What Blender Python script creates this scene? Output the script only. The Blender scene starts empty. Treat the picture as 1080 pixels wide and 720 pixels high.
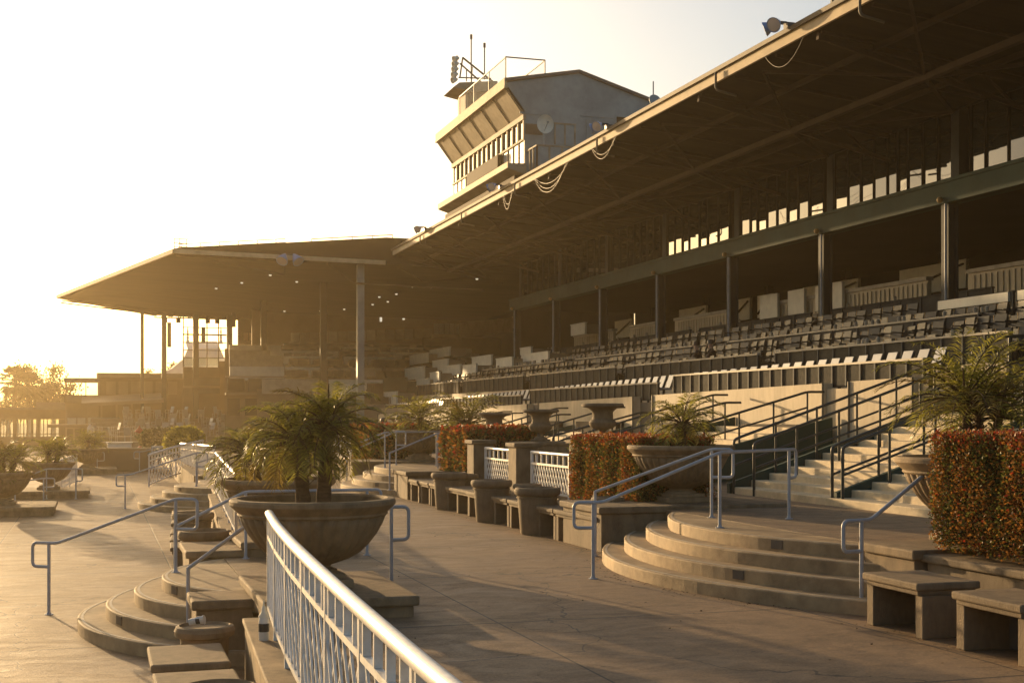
HAZE_D,HAZE_G,USE_HAZE=.00048,.70,True
HAZE_C=(1,.82,.53,1); SUN_C=(1,.67,.33); DUST=5.0; AIR=.9; SKY_S,SUN_E,EXPO=.15,5.0,0.6
import bpy, math, random
from mathutils import Vector, Matrix
R = math.radians
random.seed(7)
sc = bpy.context.scene
COL = sc.collection
# ------------------------------------------------------------------ survey helpers
F_PX, CX, HY, EYE = 1400.0, 540.0, 437.0, 2.0
TH = R(17.45)
S_, C_ = math.sin(TH), math.cos(TH)
def y_on(px, X):                       # distance along the stand of a sight line on the plane x = X
    u = (px-CX)/F_PX
    return X*(C_-u*S_)/(S_+u*C_)
def x_on(px, Y):
    u = (px-CX)/F_PX
    return Y*(S_+u*C_)/(C_-u*S_)
def z_of(py, X, Y):
    return EYE-(py-HY)/F_PX*(X*S_+Y*C_)
def on_level(px, py, z):
    d = F_PX*(EYE-z)/(py-HY); xc = (px-CX)/F_PX*d
    return (xc*C_+d*S_, -xc*S_+d*C_, z)
# ------------------------------------------------------------------ mesh collecting
class MB:
    def __init__(s): s.v=[]; s.f=[]; s.m=[]
    def add(s, vs, fs, mi=0):
        o=len(s.v); s.v.extend([tuple(p) for p in vs])
        for f in fs: s.f.append(tuple(i+o for i in f)); s.m.append(mi)
        return s
    def box(s, x0,x1,y0,y1,z0,z1, mi=0):
        return s.add([(x0,y0,z0),(x1,y0,z0),(x1,y1,z0),(x0,y1,z0),(x0,y0,z1),(x1,y0,z1),(x1,y1,z1),(x0,y1,z1)],
              [(0,3,2,1),(4,5,6,7),(0,1,5,4),(1,2,6,5),(2,3,7,6),(3,0,4,7)], mi)
    def obox(s, c, sx,sy,sz, M=None, mi=0):
        vs=[]
        for z in (-.5,.5):
            for x,y in ((-.5,-.5),(.5,-.5),(.5,.5),(-.5,.5)):
                p=Vector((x*sx,y*sy,z*sz))
                if M is not None: p=M@p
                vs.append(p+Vector(c))
        return s.add(vs,[(0,3,2,1),(4,5,6,7),(0,1,5,4),(1,2,6,5),(2,3,7,6),(3,0,4,7)],mi)
    def bar(s, p,q,w,h=None,mi=0,up=(0,0,1)):
        h=h or w; p=Vector(p); q=Vector(q); d=(q-p)
        if d.length<1e-6: return s
        d.normalize(); u=Vector(up)
        if abs(d.dot(u))>.98: u=Vector((0,1,0))
        r=d.cross(u).normalized(); u=r.cross(d).normalized()
        vs=[]
        for e in (p,q):
            for a,b in ((-1,-1),(1,-1),(1,1),(-1,1)): vs.append(e+r*(a*w/2)+u*(b*h/2))
        return s.add(vs,[(0,3,2,1),(4,5,6,7),(0,1,5,4),(1,2,6,5),(2,3,7,6),(3,0,4,7)],mi)
    def tube(s, pts, r, n=10, mi=0, caps=True):
        pts=[Vector(p) for p in pts]; N=len(pts)
        rr = r if isinstance(r,(list,tuple)) else [r]*N
        t0=(pts[1]-pts[0]).normalized(); u=Vector((0,0,1))
        if abs(t0.dot(u))>.95: u=Vector((1,0,0))
        a=(u-t0*u.dot(t0)).normalized(); o=len(s.v)
        for i,p in enumerate(pts):
            if i==0: t=t0
            elif i==N-1: t=(pts[-1]-pts[-2]).normalized()
            else: t=((pts[i]-pts[i-1]).normalized()+(pts[i+1]-pts[i]).normalized()).normalized()
            a=(a-t*a.dot(t)).normalized(); b=t.cross(a)
            for k in range(n):
                g=2*math.pi*k/n; s.v.append(tuple(p+(a*math.cos(g)+b*math.sin(g))*rr[i]))
        for i in range(N-1):
            for k in range(n):
                k2=(k+1)%n
                s.f.append((o+i*n+k,o+i*n+k2,o+(i+1)*n+k2,o+(i+1)*n+k)); s.m.append(mi)
        if caps:
            s.f.append(tuple(o+k for k in reversed(range(n)))); s.m.append(mi)
            s.f.append(tuple(o+(N-1)*n+k for k in range(n))); s.m.append(mi)
        return s
    def lathe(s, prof, n=24, c=(0,0,0), mi=0, mod=None):
        o=len(s.v); P=len(prof)
        for (r,z) in prof:
            for k in range(n):
                a=2*math.pi*k/n; q=r*(mod(a,r,z) if mod else 1)
                s.v.append((c[0]+q*math.cos(a),c[1]+q*math.sin(a),c[2]+z))
        for i in range(P-1):
            for k in range(n):
                k2=(k+1)%n
                s.f.append((o+i*n+k,o+i*n+k2,o+(i+1)*n+k2,o+(i+1)*n+k)); s.m.append(mi)
        s.f.append(tuple(o+k for k in reversed(range(n)))); s.m.append(mi)
        s.f.append(tuple(o+(P-1)*n+k for k in range(n))); s.m.append(mi)
        return s
    def prism(s, poly, z0,z1, mi=0, bottom=True):     # poly counter-clockwise in xy
        n=len(poly); vs=[(x,y,z0) for x,y in poly]+[(x,y,z1) for x,y in poly]
        fs=[tuple(range(n,2*n))]+[(i,(i+1)%n,n+(i+1)%n,n+i) for i in range(n)]
        if bottom: fs.append(tuple(reversed(range(n))))
        return s.add(vs,fs,mi)
    def ext(s, poly, axis, a0, a1, mi=0):              # profile extruded along 'x' (poly in yz) or 'y' (poly in xz)
        n=len(poly)
        if axis=='y': vs=[(p,a0,q) for p,q in poly]+[(p,a1,q) for p,q in poly]
        else: vs=[(a0,p,q) for p,q in poly]+[(a1,p,q) for p,q in poly]
        fs=[tuple(range(n)),tuple(reversed(range(n,2*n)))]+[((i+1)%n,i,n+i,n+(i+1)%n) for i in range(n)]
        return s.add(vs,fs,mi)
    def build(s, name, mats, parent=None, smooth=None, bevel=0, local=False):
        me=bpy.data.meshes.new(name)
        off=Vector((0,0,0))
        q=parent
        while q is not None: off+=Vector(q.location); q=q.parent
        if local: off=Vector((0,0,0))
        me.from_pydata([(x-off.x,y-off.y,z-off.z) for x,y,z in s.v],[],s.f)
        if not isinstance(mats,(list,tuple)): mats=[mats]
        for m in mats: me.materials.append(m)
        if len(mats)>1: me.polygons.foreach_set('material_index',s.m)
        if smooth is not None:
            me.polygons.foreach_set('use_smooth',[True]*len(me.polygons))
            me.set_sharp_from_angle(angle=R(smooth))
        me.update()
        o=bpy.data.objects.new(name,me); COL.objects.link(o)
        if parent is not None: o.parent=parent
        if bevel:
            b=o.modifiers.new('bevel','BEVEL'); b.width=bevel; b.segments=2; b.limit_method='ANGLE'; b.angle_limit=R(40)
        return o
def tag(o,label=None,cat=None,group=None,kind=None):
    if label: o['label']=label
    if cat: o['category']=cat
    if group: o['group']=group
    if kind: o['kind']=kind
    return o
def thing(name,label,cat,loc=(0,0,0),group=None):
    o=bpy.data.objects.new(name,None); COL.objects.link(o); o.location=loc; o.empty_display_size=.2
    return tag(o,label,cat,group)
def copy_tree(o,parent=None):
    c=o.copy(); COL.objects.link(c)
    if parent is not None: c.parent=parent
    for ch in list(o.children): copy_tree(ch,c)
    return c
def fillet(pts,r=.06,n=5):
    pts=[Vector(p) for p in pts]; out=[pts[0]]
    for i in range(1,len(pts)-1):
        p=pts[i]; a=(pts[i-1]-p); b=(pts[i+1]-p)
        l=min(r,a.length*.45,b.length*.45); a=p+a.normalized()*l; b=p+b.normalized()*l
        for k in range(n+1):
            t=k/n; out.append(a*(1-t)**2+p*2*t*(1-t)+b*t*t)
    out.append(pts[-1]); return out
# ------------------------------------------------------------------ materials
def mat(name, col, rough=.6, spec=.4, metal=0, n1=None, n2=None, bump=0, bscale=40, stretch=(1,1,1), trans=0, coat=0, island=0, rnd=0):
    """n1=(scale,amount): broad colour variation; n2=(scale,amount,(r,g,b)): blotches of a second colour."""
    m=bpy.data.materials.new(name); m.use_nodes=True; nt=m.node_tree; N=nt.nodes; L=nt.links
    b=N['Principled BSDF']; b.inputs['Roughness'].default_value=rough; b.inputs['Metallic'].default_value=metal
    b.inputs['Specular IOR Level'].default_value=spec
    if coat: b.inputs['Coat Weight'].default_value=coat; b.inputs['Coat Roughness'].default_value=.15
    src=None
    tc=N.new('ShaderNodeTexCoord'); mp=N.new('ShaderNodeMapping'); mp.inputs['Scale'].default_value=stretch
    L.new(tc.outputs['Object'],mp.inputs['Vector'])
    rgb=N.new('ShaderNodeRGB'); rgb.outputs[0].default_value=(*col,1); cur=rgb.outputs[0]
    def noise(sc_,det=6,rg=.6):
        t=N.new('ShaderNodeTexNoise'); t.inputs['Scale'].default_value=sc_; t.inputs['Detail'].default_value=det; t.inputs['Roughness'].default_value=rg
        L.new(mp.outputs[0],t.inputs['Vector']); return t
    if n2:
        t=noise(n2[0]); r=N.new('ShaderNodeMapRange'); r.inputs[1].default_value=.42; r.inputs[2].default_value=.68
        L.new(t.outputs['Fac'],r.inputs[0]); mu=N.new('ShaderNodeMath'); mu.operation='MULTIPLY'; mu.inputs[1].default_value=n2[1]; L.new(r.outputs[0],mu.inputs[0])
        mx=N.new('ShaderNodeMix'); mx.data_type='RGBA'; L.new(mu.outputs[0],mx.inputs['Factor']); L.new(cur,mx.inputs['A']); mx.inputs['B'].default_value=(*n2[2],1); cur=mx.outputs['Result']
    def vary(sock,lo,hi,cur):
        r=N.new('ShaderNodeMapRange'); r.inputs[3].default_value=lo; r.inputs[4].default_value=hi; L.new(sock,r.inputs[0])
        h=N.new('ShaderNodeHueSaturation'); L.new(r.outputs[0],h.inputs['Value']); L.new(cur,h.inputs['Color']); return h.outputs[0]
    if n1:
        t=noise(n1[0]); r=N.new('ShaderNodeMapRange'); r.inputs[1].default_value=.3; r.inputs[2].default_value=.7; L.new(t.outputs['Fac'],r.inputs[0])
        cur=vary(r.outputs[0],1-n1[1],1+n1[1],cur)
    if island:
        g=N.new('ShaderNodeNewGeometry'); cur=vary(g.outputs['Random Per Island'],1-island,1+island,cur)
    if rnd:
        g=N.new('ShaderNodeObjectInfo'); cur=vary(g.outputs['Random'],1-rnd,1+rnd,cur)
    L.new(cur,b.inputs['Base Color'])
    if bump:
        t=noise(bscale,4,.65); bp=N.new('ShaderNodeBump'); bp.inputs['Strength'].default_value=bump; bp.inputs['Distance'].default_value=.02
        L.new(t.outputs['Fac'],bp.inputs['Height']); L.new(bp.outputs[0],b.inputs['Normal'])
    if trans:
        tr=N.new('ShaderNodeBsdfTranslucent'); L.new(cur,tr.inputs['Color']); ms=N.new('ShaderNodeMixShader'); ms.inputs[0].default_value=trans
        L.new(b.outputs[0],ms.inputs[1]); L.new(tr.outputs[0],ms.inputs[2]); L.new(ms.outputs[0],N['Material Output'].inputs['Surface'])
    return m
def paving(name, col, dark, joint=(2.44,3.05), off=(.0,.0)):
    m=bpy.data.materials.new(name); m.use_nodes=True; nt=m.node_tree; N=nt.nodes; L=nt.links; b=N['Principled BSDF']
    b.inputs['Specular IOR Level'].default_value=.35
    g=N.new('ShaderNodeNewGeometry'); sep=N.new('ShaderNodeSeparateXYZ'); L.new(g.outputs['Position'],sep.inputs[0])
    def M(op,a,b_=None,c=None):
        n=N.new('ShaderNodeMath'); n.operation=op
        for i,x in enumerate((a,b_,c)):
            if x is None: continue
            if isinstance(x,(int,float)): n.inputs[i].default_value=x
            else: L.new(x,n.inputs[i])
        return n.outputs[0]
    def mapped(sx,sy,sz):
        mp=N.new('ShaderNodeMapping'); mp.inputs['Scale'].default_value=(sx,sy,sz); L.new(g.outputs['Position'],mp.inputs[0]); return mp.outputs[0]
    def noise(vec,s,d=6,r=.6,dist=0):
        t=N.new('ShaderNodeTexNoise'); t.inputs['Scale'].default_value=s; t.inputs['Detail'].default_value=d; t.inputs['Roughness'].default_value=r; t.inputs['Distortion'].default_value=dist; L.new(vec,t.inputs['Vector']); return t.outputs['Fac']
    big=noise(mapped(1,1,1),.45,6,.6,.8); streak=noise(mapped(.8,1.6,1),1.1,8,.7,1.5); mid=noise(mapped(1,1,1),4.5,8,.75,.5); fine=noise(mapped(1,1,1),38,5,.75)
    def ramp(x,lo,hi,a=0.,c=1.):
        r=N.new('ShaderNodeMapRange'); r.inputs[1].default_value=lo; r.inputs[2].default_value=hi; r.inputs[3].default_value=a; r.inputs[4].default_value=c; L.new(x,r.inputs[0]); return r.outputs[0]
    f=M('ADD',M('MULTIPLY',ramp(big,.38,.62),.42),M('ADD',M('MULTIPLY',ramp(streak,.4,.62),.38),M('MULTIPLY',ramp(mid,.42,.66),.42)))
    mx=N.new('ShaderNodeMix'); mx.data_type='RGBA'; L.new(f,mx.inputs['Factor']); mx.inputs['A'].default_value=(*col,1); mx.inputs['B'].default_value=(*dark,1)
    # small spots of old gum and oil
    vo=N.new('ShaderNodeTexVoronoi'); vo.inputs['Scale'].default_value=1.7; L.new(mapped(1,1,1),vo.inputs['Vector'])
    sp=M('MULTIPLY',M('LESS_THAN',vo.outputs['Distance'],.035),.7)
    def line(co,per,o,w):
        t=M('FRACT',M('DIVIDE',M('ADD',co,o),per)); return M('LESS_THAN',M('ABSOLUTE',M('SUBTRACT',t,.5)),w/per)
    jx=line(sep.outputs[0],joint[0],off[0],.010); jy=line(sep.outputs[1],joint[1],off[1],.016)
    vc=N.new('ShaderNodeTexVoronoi'); vc.feature='DISTANCE_TO_EDGE'; vc.inputs['Scale'].default_value=.16
    va=N.new('ShaderNodeVectorMath'); va.operation='ADD'; tn=N.new('ShaderNodeTexNoise'); tn.inputs['Scale'].default_value=1.2; tn.inputs['Detail'].default_value=5; L.new(g.outputs['Position'],tn.inputs['Vector']); L.new(g.outputs['Position'],va.inputs[0]); L.new(tn.outputs['Color'],va.inputs[1]); L.new(va.outputs[0],vc.inputs['Vector'])
    ck=M('MULTIPLY',M('LESS_THAN',vc.outputs['Distance'],.0016),.8)
    j=M('MAXIMUM',M('MAXIMUM',jx,jy),ck)
    mx2=N.new('ShaderNodeMix'); mx2.data_type='RGBA'; L.new(M('MAXIMUM',M('MULTIPLY',j,.9),sp),mx2.inputs['Factor']); L.new(mx.outputs['Result'],mx2.inputs['A']); mx2.inputs['B'].default_value=(.035,.03,.025,1)
    h=N.new('ShaderNodeHueSaturation'); L.new(ramp(fine,.32,.68,.68,1.28),h.inputs['Value']); L.new(mx2.outputs['Result'],h.inputs['Color']); L.new(h.outputs[0],b.inputs['Base Color'])
    L.new(ramp(streak,.3,.7,.5,.8),b.inputs['Roughness'])
    bp=N.new('ShaderNodeBump'); bp.inputs['Strength'].default_value=.55; bp.inputs['Distance'].default_value=.03
    hh=M('SUBTRACT',M('ADD',M('ADD',M('MULTIPLY',fine,.16),M('MULTIPLY',mid,.40)),M('MULTIPLY',streak,.55)),M('MULTIPLY',j,.6))
    L.new(hh,bp.inputs['Height']); L.new(bp.outputs[0],b.inputs['Normal'])
    return m
def glass(name,tint=(.02,.025,.025),ior=2.0,rough=.02):
    m=bpy.data.materials.new(name); m.use_nodes=True; b=m.node_tree.nodes['Principled BSDF']
    b.inputs['Base Color'].default_value=(*tint,1); b.inputs['Roughness'].default_value=rough; b.inputs['IOR'].default_value=ior
    return m
def clear_glass(name):
    m=bpy.data.materials.new(name); m.use_nodes=True; nt=m.node_tree; N=nt.nodes
    b=N['Principled BSDF']; b.inputs['Base Color'].default_value=(.9,.92,.88,1); b.inputs['Roughness'].default_value=.05
    t=N.new('ShaderNodeBsdfTransparent'); t.inputs[0].default_value=(.85,.88,.84,1); ms=N.new('ShaderNodeMixShader'); ms.inputs[0].default_value=.75
    nt.links.new(b.outputs[0],ms.inputs[1]); nt.links.new(t.outputs[0],ms.inputs[2]); nt.links.new(ms.outputs[0],N['Material Output'].inputs['Surface']); return m
def glow(name,col,st):
    m=bpy.data.materials.new(name); m.use_nodes=True; b=m.node_tree.nodes['Principled BSDF']
    b.inputs['Emission Color'].default_value=(*col,1); b.inputs['Emission Strength'].default_value=st; b.inputs['Base Color'].default_value=(.8,.8,.8,1); return m
K={}
K['apron']=paving('apron_concrete',(.33,.215,.105),(.165,.103,.052),(3.05,3.66),(.3,.9))
K['walk']=paving('walk_concrete',(.32,.21,.112),(.145,.095,.052),(3.2,3.66),(1.1,.6))
K['terr']=paving('terrace_concrete',(.28,.195,.112),(.16,.11,.065),(3.2,3.2),(.3,.2))
K['step']=mat('step_concrete',(.36,.26,.145),.75,.3,n1=(1.6,.35),n2=(3.5,.7,(.18,.12,.065)),bump=.35,bscale=50)
K['nose']=mat('step_nosing',(.40,.33,.235),.6,.4,n1=(6,.2),bump=.2,bscale=60)
K['cast']=mat('cast_stone',(.26,.188,.110),.8,.25,n1=(2.2,.3),n2=(5,.75,(.135,.095,.054)),bump=.4,bscale=70,stretch=(1,1,.45),rnd=.12)
K['cast2']=mat('cast_stone_grey',(.225,.168,.104),.8,.25,n1=(2.2,.3),n2=(5,.75,(.115,.083,.05)),bump=.4,bscale=70,stretch=(1,1,.45),rnd=.12)
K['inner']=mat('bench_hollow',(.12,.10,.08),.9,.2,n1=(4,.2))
K['soil']=mat('soil',(.05,.035,.02),.95,.1,bump=.8,bscale=30)
K['white']=mat('white_paint',(.68,.67,.64),.36,.45,n1=(5,.14),n2=(14,.35,(.45,.40,.32)),bump=.12,bscale=90)
K['greyrail']=mat('grey_blue_paint',(.36,.39,.43),.42,.4,n1=(6,.2),n2=(12,.5,(.24,.24,.24)),bump=.1,bscale=80)
K['mull']=mat('dark_mullion_paint',(.022,.022,.02),.9,.08)
K['black']=mat('dark_green_metal',(.03,.035,.03),.35,.5)
K['green']=mat('dark_green_paint',(.030,.062,.050),.7,.2,n1=(.8,.25),n2=(3,.3,(.05,.07,.05)))
K['column']=mat('column_paint',(.040,.050,.055),.7,.2,n1=(1.5,.2))
K['cream']=mat('cream_stucco',(.50,.41,.27),.7,.35,n1=(1.2,.18),n2=(3,.55,(.34,.26,.16)),bump=.15,bscale=20,stretch=(1,1.2,.35))
K['panel']=mat('cream_corrugated',(.45,.37,.24),.55,.4,n1=(1.4,.15),n2=(5,.4,(.30,.24,.16)),stretch=(1,2.5,.2))
K['pale']=mat('pale_paint',(.62,.60,.50),.5,.4,n1=(2,.12))
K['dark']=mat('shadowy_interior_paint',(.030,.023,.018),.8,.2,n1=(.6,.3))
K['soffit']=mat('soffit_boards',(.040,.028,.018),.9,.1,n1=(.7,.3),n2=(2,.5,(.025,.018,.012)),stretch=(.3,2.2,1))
K['truss']=mat('truss_steel',(.055,.036,.024),.8,.15,n1=(1,.25))
K['trim']=mat('cream_trim',(.52,.41,.25),.7,.25,n1=(.8,.2),n2=(2.5,.4,(.30,.22,.12)),stretch=(1,.5,1))
K['gutter']=mat('gutter_metal',(.12,.10,.07),.6,.3,metal=.0,n1=(2,.3))
K['roofing']=mat('roof_felt',(.16,.14,.12),.85,.2,n1=(1,.2))
K['siding']=mat('grey_green_siding',(.28,.32,.31),.55,.4,n1=(.5,.2),n2=(1.2,.6,(.19,.21,.205)),bump=.05,bscale=8)
K['boothc']=mat('booth_cream',(.34,.28,.19),.7,.25,n1=(.8,.25),n2=(2,.6,(.21,.165,.10)))
K['glass']=glass('stand_glass',ior=1.75)
K['glass2']=glass('window_glass',(.03,.03,.028),1.6,.06)
K['clear']=clear_glass('screen_glass')
K['frost']=mat('pale_blind',(.62,.58,.48),.5,.4,n1=(2,.1))
K['fence']=mat('slate_fence_panel',(.042,.046,.048),.85,.12,n1=(1.6,.25),n2=(4,.4,(.06,.06,.055)))
K['mesh']=mat('box_rail_mesh',(.040,.040,.034),.85,.12,n1=(3,.3),n2=(14,.6,(.07,.065,.05)))
K['cap']=mat('weathered_cap',(.33,.29,.22),.6,.4,n1=(3,.2))
K['seatd']=mat('dark_seat_plastic',(.035,.038,.036),.5,.3,rnd=.3)
K['seatl']=mat('grey_seat_plastic',(.28,.29,.30),.35,.5,rnd=.15)
K['tan']=mat('tan_lamp_and_lit_edge',(.40,.26,.10),.6,.3,rnd=.2)
K['deck']=mat('deck_concrete',(.22,.18,.13),.85,.2,n1=(.7,.2),n2=(2,.4,(.13,.10,.07)))
K['leaf']=mat('palm_leaflet',(.22,.205,.035),.42,.5,trans=.55,island=.45,rnd=.15)
K['leaf2']=mat('palm_leaflet_dry',(.22,.16,.04),.6,.3,trans=.35,island=.35)
K['trunk']=mat('palm_trunk',(.115,.075,.045),.9,.2,n1=(9,.4),bump=.9,bscale=35,stretch=(1,1,3))
K['bark']=mat('tree_bark',(.09,.065,.045),.9,.2,n1=(6,.3),bump=.6,bscale=20)
K['treeleaf']=mat('tree_leaf',(.07,.075,.03),.5,.4,trans=.35,island=.4)
K['hg']=mat('hedge_leaf_green',(.11,.115,.026),.55,.35,trans=.32,island=.5)
K['hb']=mat('hedge_leaf_bronze',(.28,.125,.028),.55,.35,trans=.34,island=.45)
K['hr']=mat('hedge_leaf_red',(.30,.045,.016),.55,.35,trans=.30,island=.45)
K['hcore']=mat('hedge_twigs',(.030,.022,.012),.95,.1,n1=(9,.4),bump=.5)
K['blue']=mat('lamp_shell_blue',(.16,.26,.46),.3,.6)
K['silver']=mat('lamp_reflector',(.75,.76,.76),.2,.6,metal=.6)
K['lens']=glass('lamp_lens',(.55,.57,.56),1.5,.1)
K['cable']=mat('cable_rubber',(.08,.05,.03),.5,.4)
K['tent']=mat('tent_canvas',(.62,.60,.55),.7,.3,trans=.25,n1=(1,.1))
K['tentg']=mat('green_canvas',(.045,.075,.055),.7,.3,n1=(1,.15))
K['brown']=mat('brown_plaster',(.19,.135,.085),.8,.25,n1=(.5,.2),n2=(1.5,.4,(.13,.09,.06)))
K['brown3']=mat('shaded_brown_plaster',(.085,.062,.04),.9,.15,n1=(.5,.2))
K['brown2']=mat('brown_plaster_light',(.28,.21,.14),.8,.25,n1=(.5,.2))
K['skin']=mat('skin',(.45,.27,.18),.5,.4)
K['hair']=mat('hair',(.03,.02,.015),.5,.4)
K['coat']=mat('dark_cloth',(.035,.03,.03),.85,.2,n1=(20,.2))
K['coat2']=mat('brown_cloth',(.07,.045,.035),.85,.2,n1=(20,.2))
K['shirt']=mat('white_shirt',(.65,.63,.58),.8,.2)
K['downlight']=glow('downlight_lens',(1,.90,.72),.45)
K['chairw']=mat('grey_chair_plastic',(.30,.29,.27),.3,.6)
K['red']=mat('red_cloth',(.40,.04,.03),.7,.3)
K['bottle']=mat('clear_plastic',(.62,.60,.55),.15,.6)
K['label']=mat('dark_label',(.03,.03,.03),.4,.4)
# ------------------------------------------------------------------ GROUND (structure)
YA,YB=-6.0,75.0
def sheet(name,poly,z0,z1,m):
    o=MB().prism(poly,z0,z1).build(name,m); return tag(o,kind='structure')
g=MB().box(-320,320,-60,420,-1.2,-.6).build('apron_ground',K['apron']); tag(g,kind='structure')
sheet('walkway',[(1.32,YA),(8.0,YA),(8.0,YB),(3.5,YB),(3.25,42),(3.0,41.6),(3.0,35.6),(2.75,31),(2.1,20.6),(1.72,19.3),(1.72,14.5),(1.45,11)],-.62,0.0,K['walk'])
sheet('upper_terrace',[(8.0,YA),(15.0,YA),(15.0,YB),(8.0,YB)],-.3,.6,K['terr'])

def curved_steps(cx,cy,r0,dr,n,zb,xw,side,label):
    """side=-1 bulges to -x, flight bounded by the chord x = xw"""
    t=thing('curved_steps',label,'steps',(xw,cy,zb),'curved concrete steps between the levels')
    for k in range(n):
        r=r0-dr*k; pts=[]
        a0=math.acos(max(-1,min(1,(cx-xw)/r)))
        for i in range(41):
            a=math.pi-a0+2*a0*i/40
            pts.append((cx+r*math.cos(a),cy+r*math.sin(a)))
        pts[0]=(xw,pts[0][1]); pts[-1]=(xw,pts[-1][1])
        z0=zb+.15*k
        mb=MB().prism(pts,z0+(-.02 if k==0 else .001),z0+.15,0,bottom=False)
        o=mb.build('step',K['step'],t)
        b=o.modifiers.new('bevel','BEVEL'); b.width=.018; b.segments=3; b.limit_method='ANGLE'; b.angle_limit=R(60)
        # nosing line
        pn=[(cx+(r-.055)*math.cos(math.pi-a0*.97+2*a0*.97*i/40),cy+(r-.055)*math.sin(math.pi-a0*.97+2*a0*.97*i/40)) for i in range(41)]
        nm=MB()
        for i in range(40):
            p,q=pn[i],pn[i+1]
            if p[0]>xw-.02 or q[0]>xw-.02: continue
            nm.bar((p[0],p[1],z0+.15),(q[0],q[1],z0+.15),.03,.006)
        nm.build('nosing_strip',K['nose'],o)
        if k in (1,3):                      # recessed step light in the riser
            a=math.pi+.30*side*(-1)
            q=(cx+(r+.002)*math.cos(a),cy+(r+.002)*math.sin(a),z0+.08)
            M=Matrix.Rotation(a,3,'Z')
            MB().obox(q,.02,.17,.10,M).build('step_light',K['inner'],o)
    return t
# right hand flights, walkway up to terrace
curved_steps(12.1,14.9,5.85,.30,4,0.0,8.0,-1,'broad curved concrete steps in front of the near fluted urn, climbing to the stand')
curved_steps(12.1,34.6,5.85,.30,4,0.0,8.0,-1,'farther curved concrete steps up to the terrace, beyond the long row of benches')
# left hand flights, apron up to walkway
curved_steps(3.3,16.9,3.5,.33,4,-.6,1.72,-1,'curved concrete steps down to the apron beside the big palm urn')
curved_steps(4.75,38.6,3.6,.33,4,-.6,3.0,-1,'small distant curved steps down to the apron, near the white ramp rails')

# ------------------------------------------------------------------ low walls and pedestals
def wall(name,label,cat,x0,x1,y0,y1,z0,z1,m,cap=.04,capz=.08,group=None):
    t=thing(name,label,cat,((x0+x1)/2,(y0+y1)/2,z0),group)
    MB().box(x0,x1,y0,y1,z0,z1-capz).build('body',m,t,bevel=.01)
    MB().box(x0-cap,x1+cap,y0-cap,y1+cap,z1-capz+.001,z1).build('coping',K['cap'] if m is K['cream'] else m,t,bevel=.02)
    return t
t=thing('retaining_wall','low stone ledge wall under the near white lattice railing','wall',(1.3,8,-.6))
lw=[(.97,-2),(1.40,-2),(1.42,8),(1.66,12.6),(1.34,12.6),(1.24,10.6),(1.12,8.1),(1.0,4.8)]
MB().prism(lw,-.6,.05).build('body',K['cast'],t); MB().prism([(x-.025 if i in (0,4,5,6,7) else x+.02,y) for i,(x,y) in enumerate(lw)],.051,.10).build('coping',K['cast'],t,bevel=.012)
t=thing('retaining_wall','stone kerb wall under the lattice railing beyond the second urn','wall',(2.4,26,-.6))
MB().prism([(1.93,20.8),(2.22,20.8),(2.92,32.6),(2.63,32.6)],-.6,.02).build('body',K['cast'],t); MB().prism([(1.90,20.76),(2.25,20.76),(2.95,32.64),(2.60,32.64)],.021,.10).build('coping',K['cast'],t)
t=thing('retaining_wall','distant kerb wall beyond the distant curved steps at left','wall',(3.2,50,-.6))
MB().prism([(2.92,42.2),(3.22,42.2),(3.45,60),(3.15,60)],-.6,.10).build('body',K['cast'],t)
wall('retaining_wall','low wall behind the benches, between near steps and far steps','wall',7.86,8.14,19.9,30.3,0,.46,K['cast2'],.04)
wall('retaining_wall','low wall behind the two nearest benches, under the near hedge','wall',7.86,8.14,2.0,11.3,0,.62,K['cast2'],.05)
wall('retaining_wall','distant low wall beyond the far curved steps','wall',7.86,8.14,40.0,58,0,.46,K['cast2'],.04)
PG='low square stone pedestals under the urns'
wall('urn_pedestal','square stone slab under the big fluted urn with two palm trunks','pedestal',1.58,3.02,12.85,15.0,-.02,.21,K['cast'],.05,.10,PG)
wall('urn_pedestal','stone slab under the second big urn, just behind the nearest one','pedestal',2.0,3.6,18.9,20.6,-.02,.21,K['cast'],.05,.10,PG)
wall('cheek_block','small stone block at the near end of the apron steps','pedestal',1.00,1.58,14.05,14.75,-.6,.08,K['cast'],.05,.10)
wall('cheek_block','stone block at the far end of the apron steps','pedestal',.1+1.15,1.98,18.95,20.3,-.6,.10,K['cast'],.05,.10)
wall('urn_pedestal','broad stone block under the urn beside the near red hedge','pedestal',7.0,10.0,17.95,19.6,-.0,.66,K['cast2'],.05,.10,PG)
wall('urn_pedestal','stone block at the right end of the near steps, beside the nearest bench','pedestal',7.75,10.0,11.35,12.25,-.0,.66,K['cast2'],.05,.10,PG)
wall('urn_pedestal','distant stone block under the far fluted urn','pedestal',7.0,10.0,37.4,39.4,-.0,.66,K['cast2'],.05,.10,PG)
wall('urn_pedestal','stone block at the near end of the far curved steps','pedestal',7.0,10.0,30.45,31.9,-.0,.66,K['cast2'],.05,.10,PG)
for lab,px,py,sx,sy in (('dark slab under the leftmost palm urn, low on the apron',-1,545,1.3,1.2),('slab under the middle urn of the apron row',50,526,1.2,1.2),('slab under the farthest urn of the apron row',92,500,1.2,1.2)):
    x,y,z=on_level(px,py,-.6); y+=sy
    wall('urn_pedestal',lab,'pedestal',x-sx,x+sx,y-sy,y+sy,-.6,-.36,K['cast'],.05,.10,PG)
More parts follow.
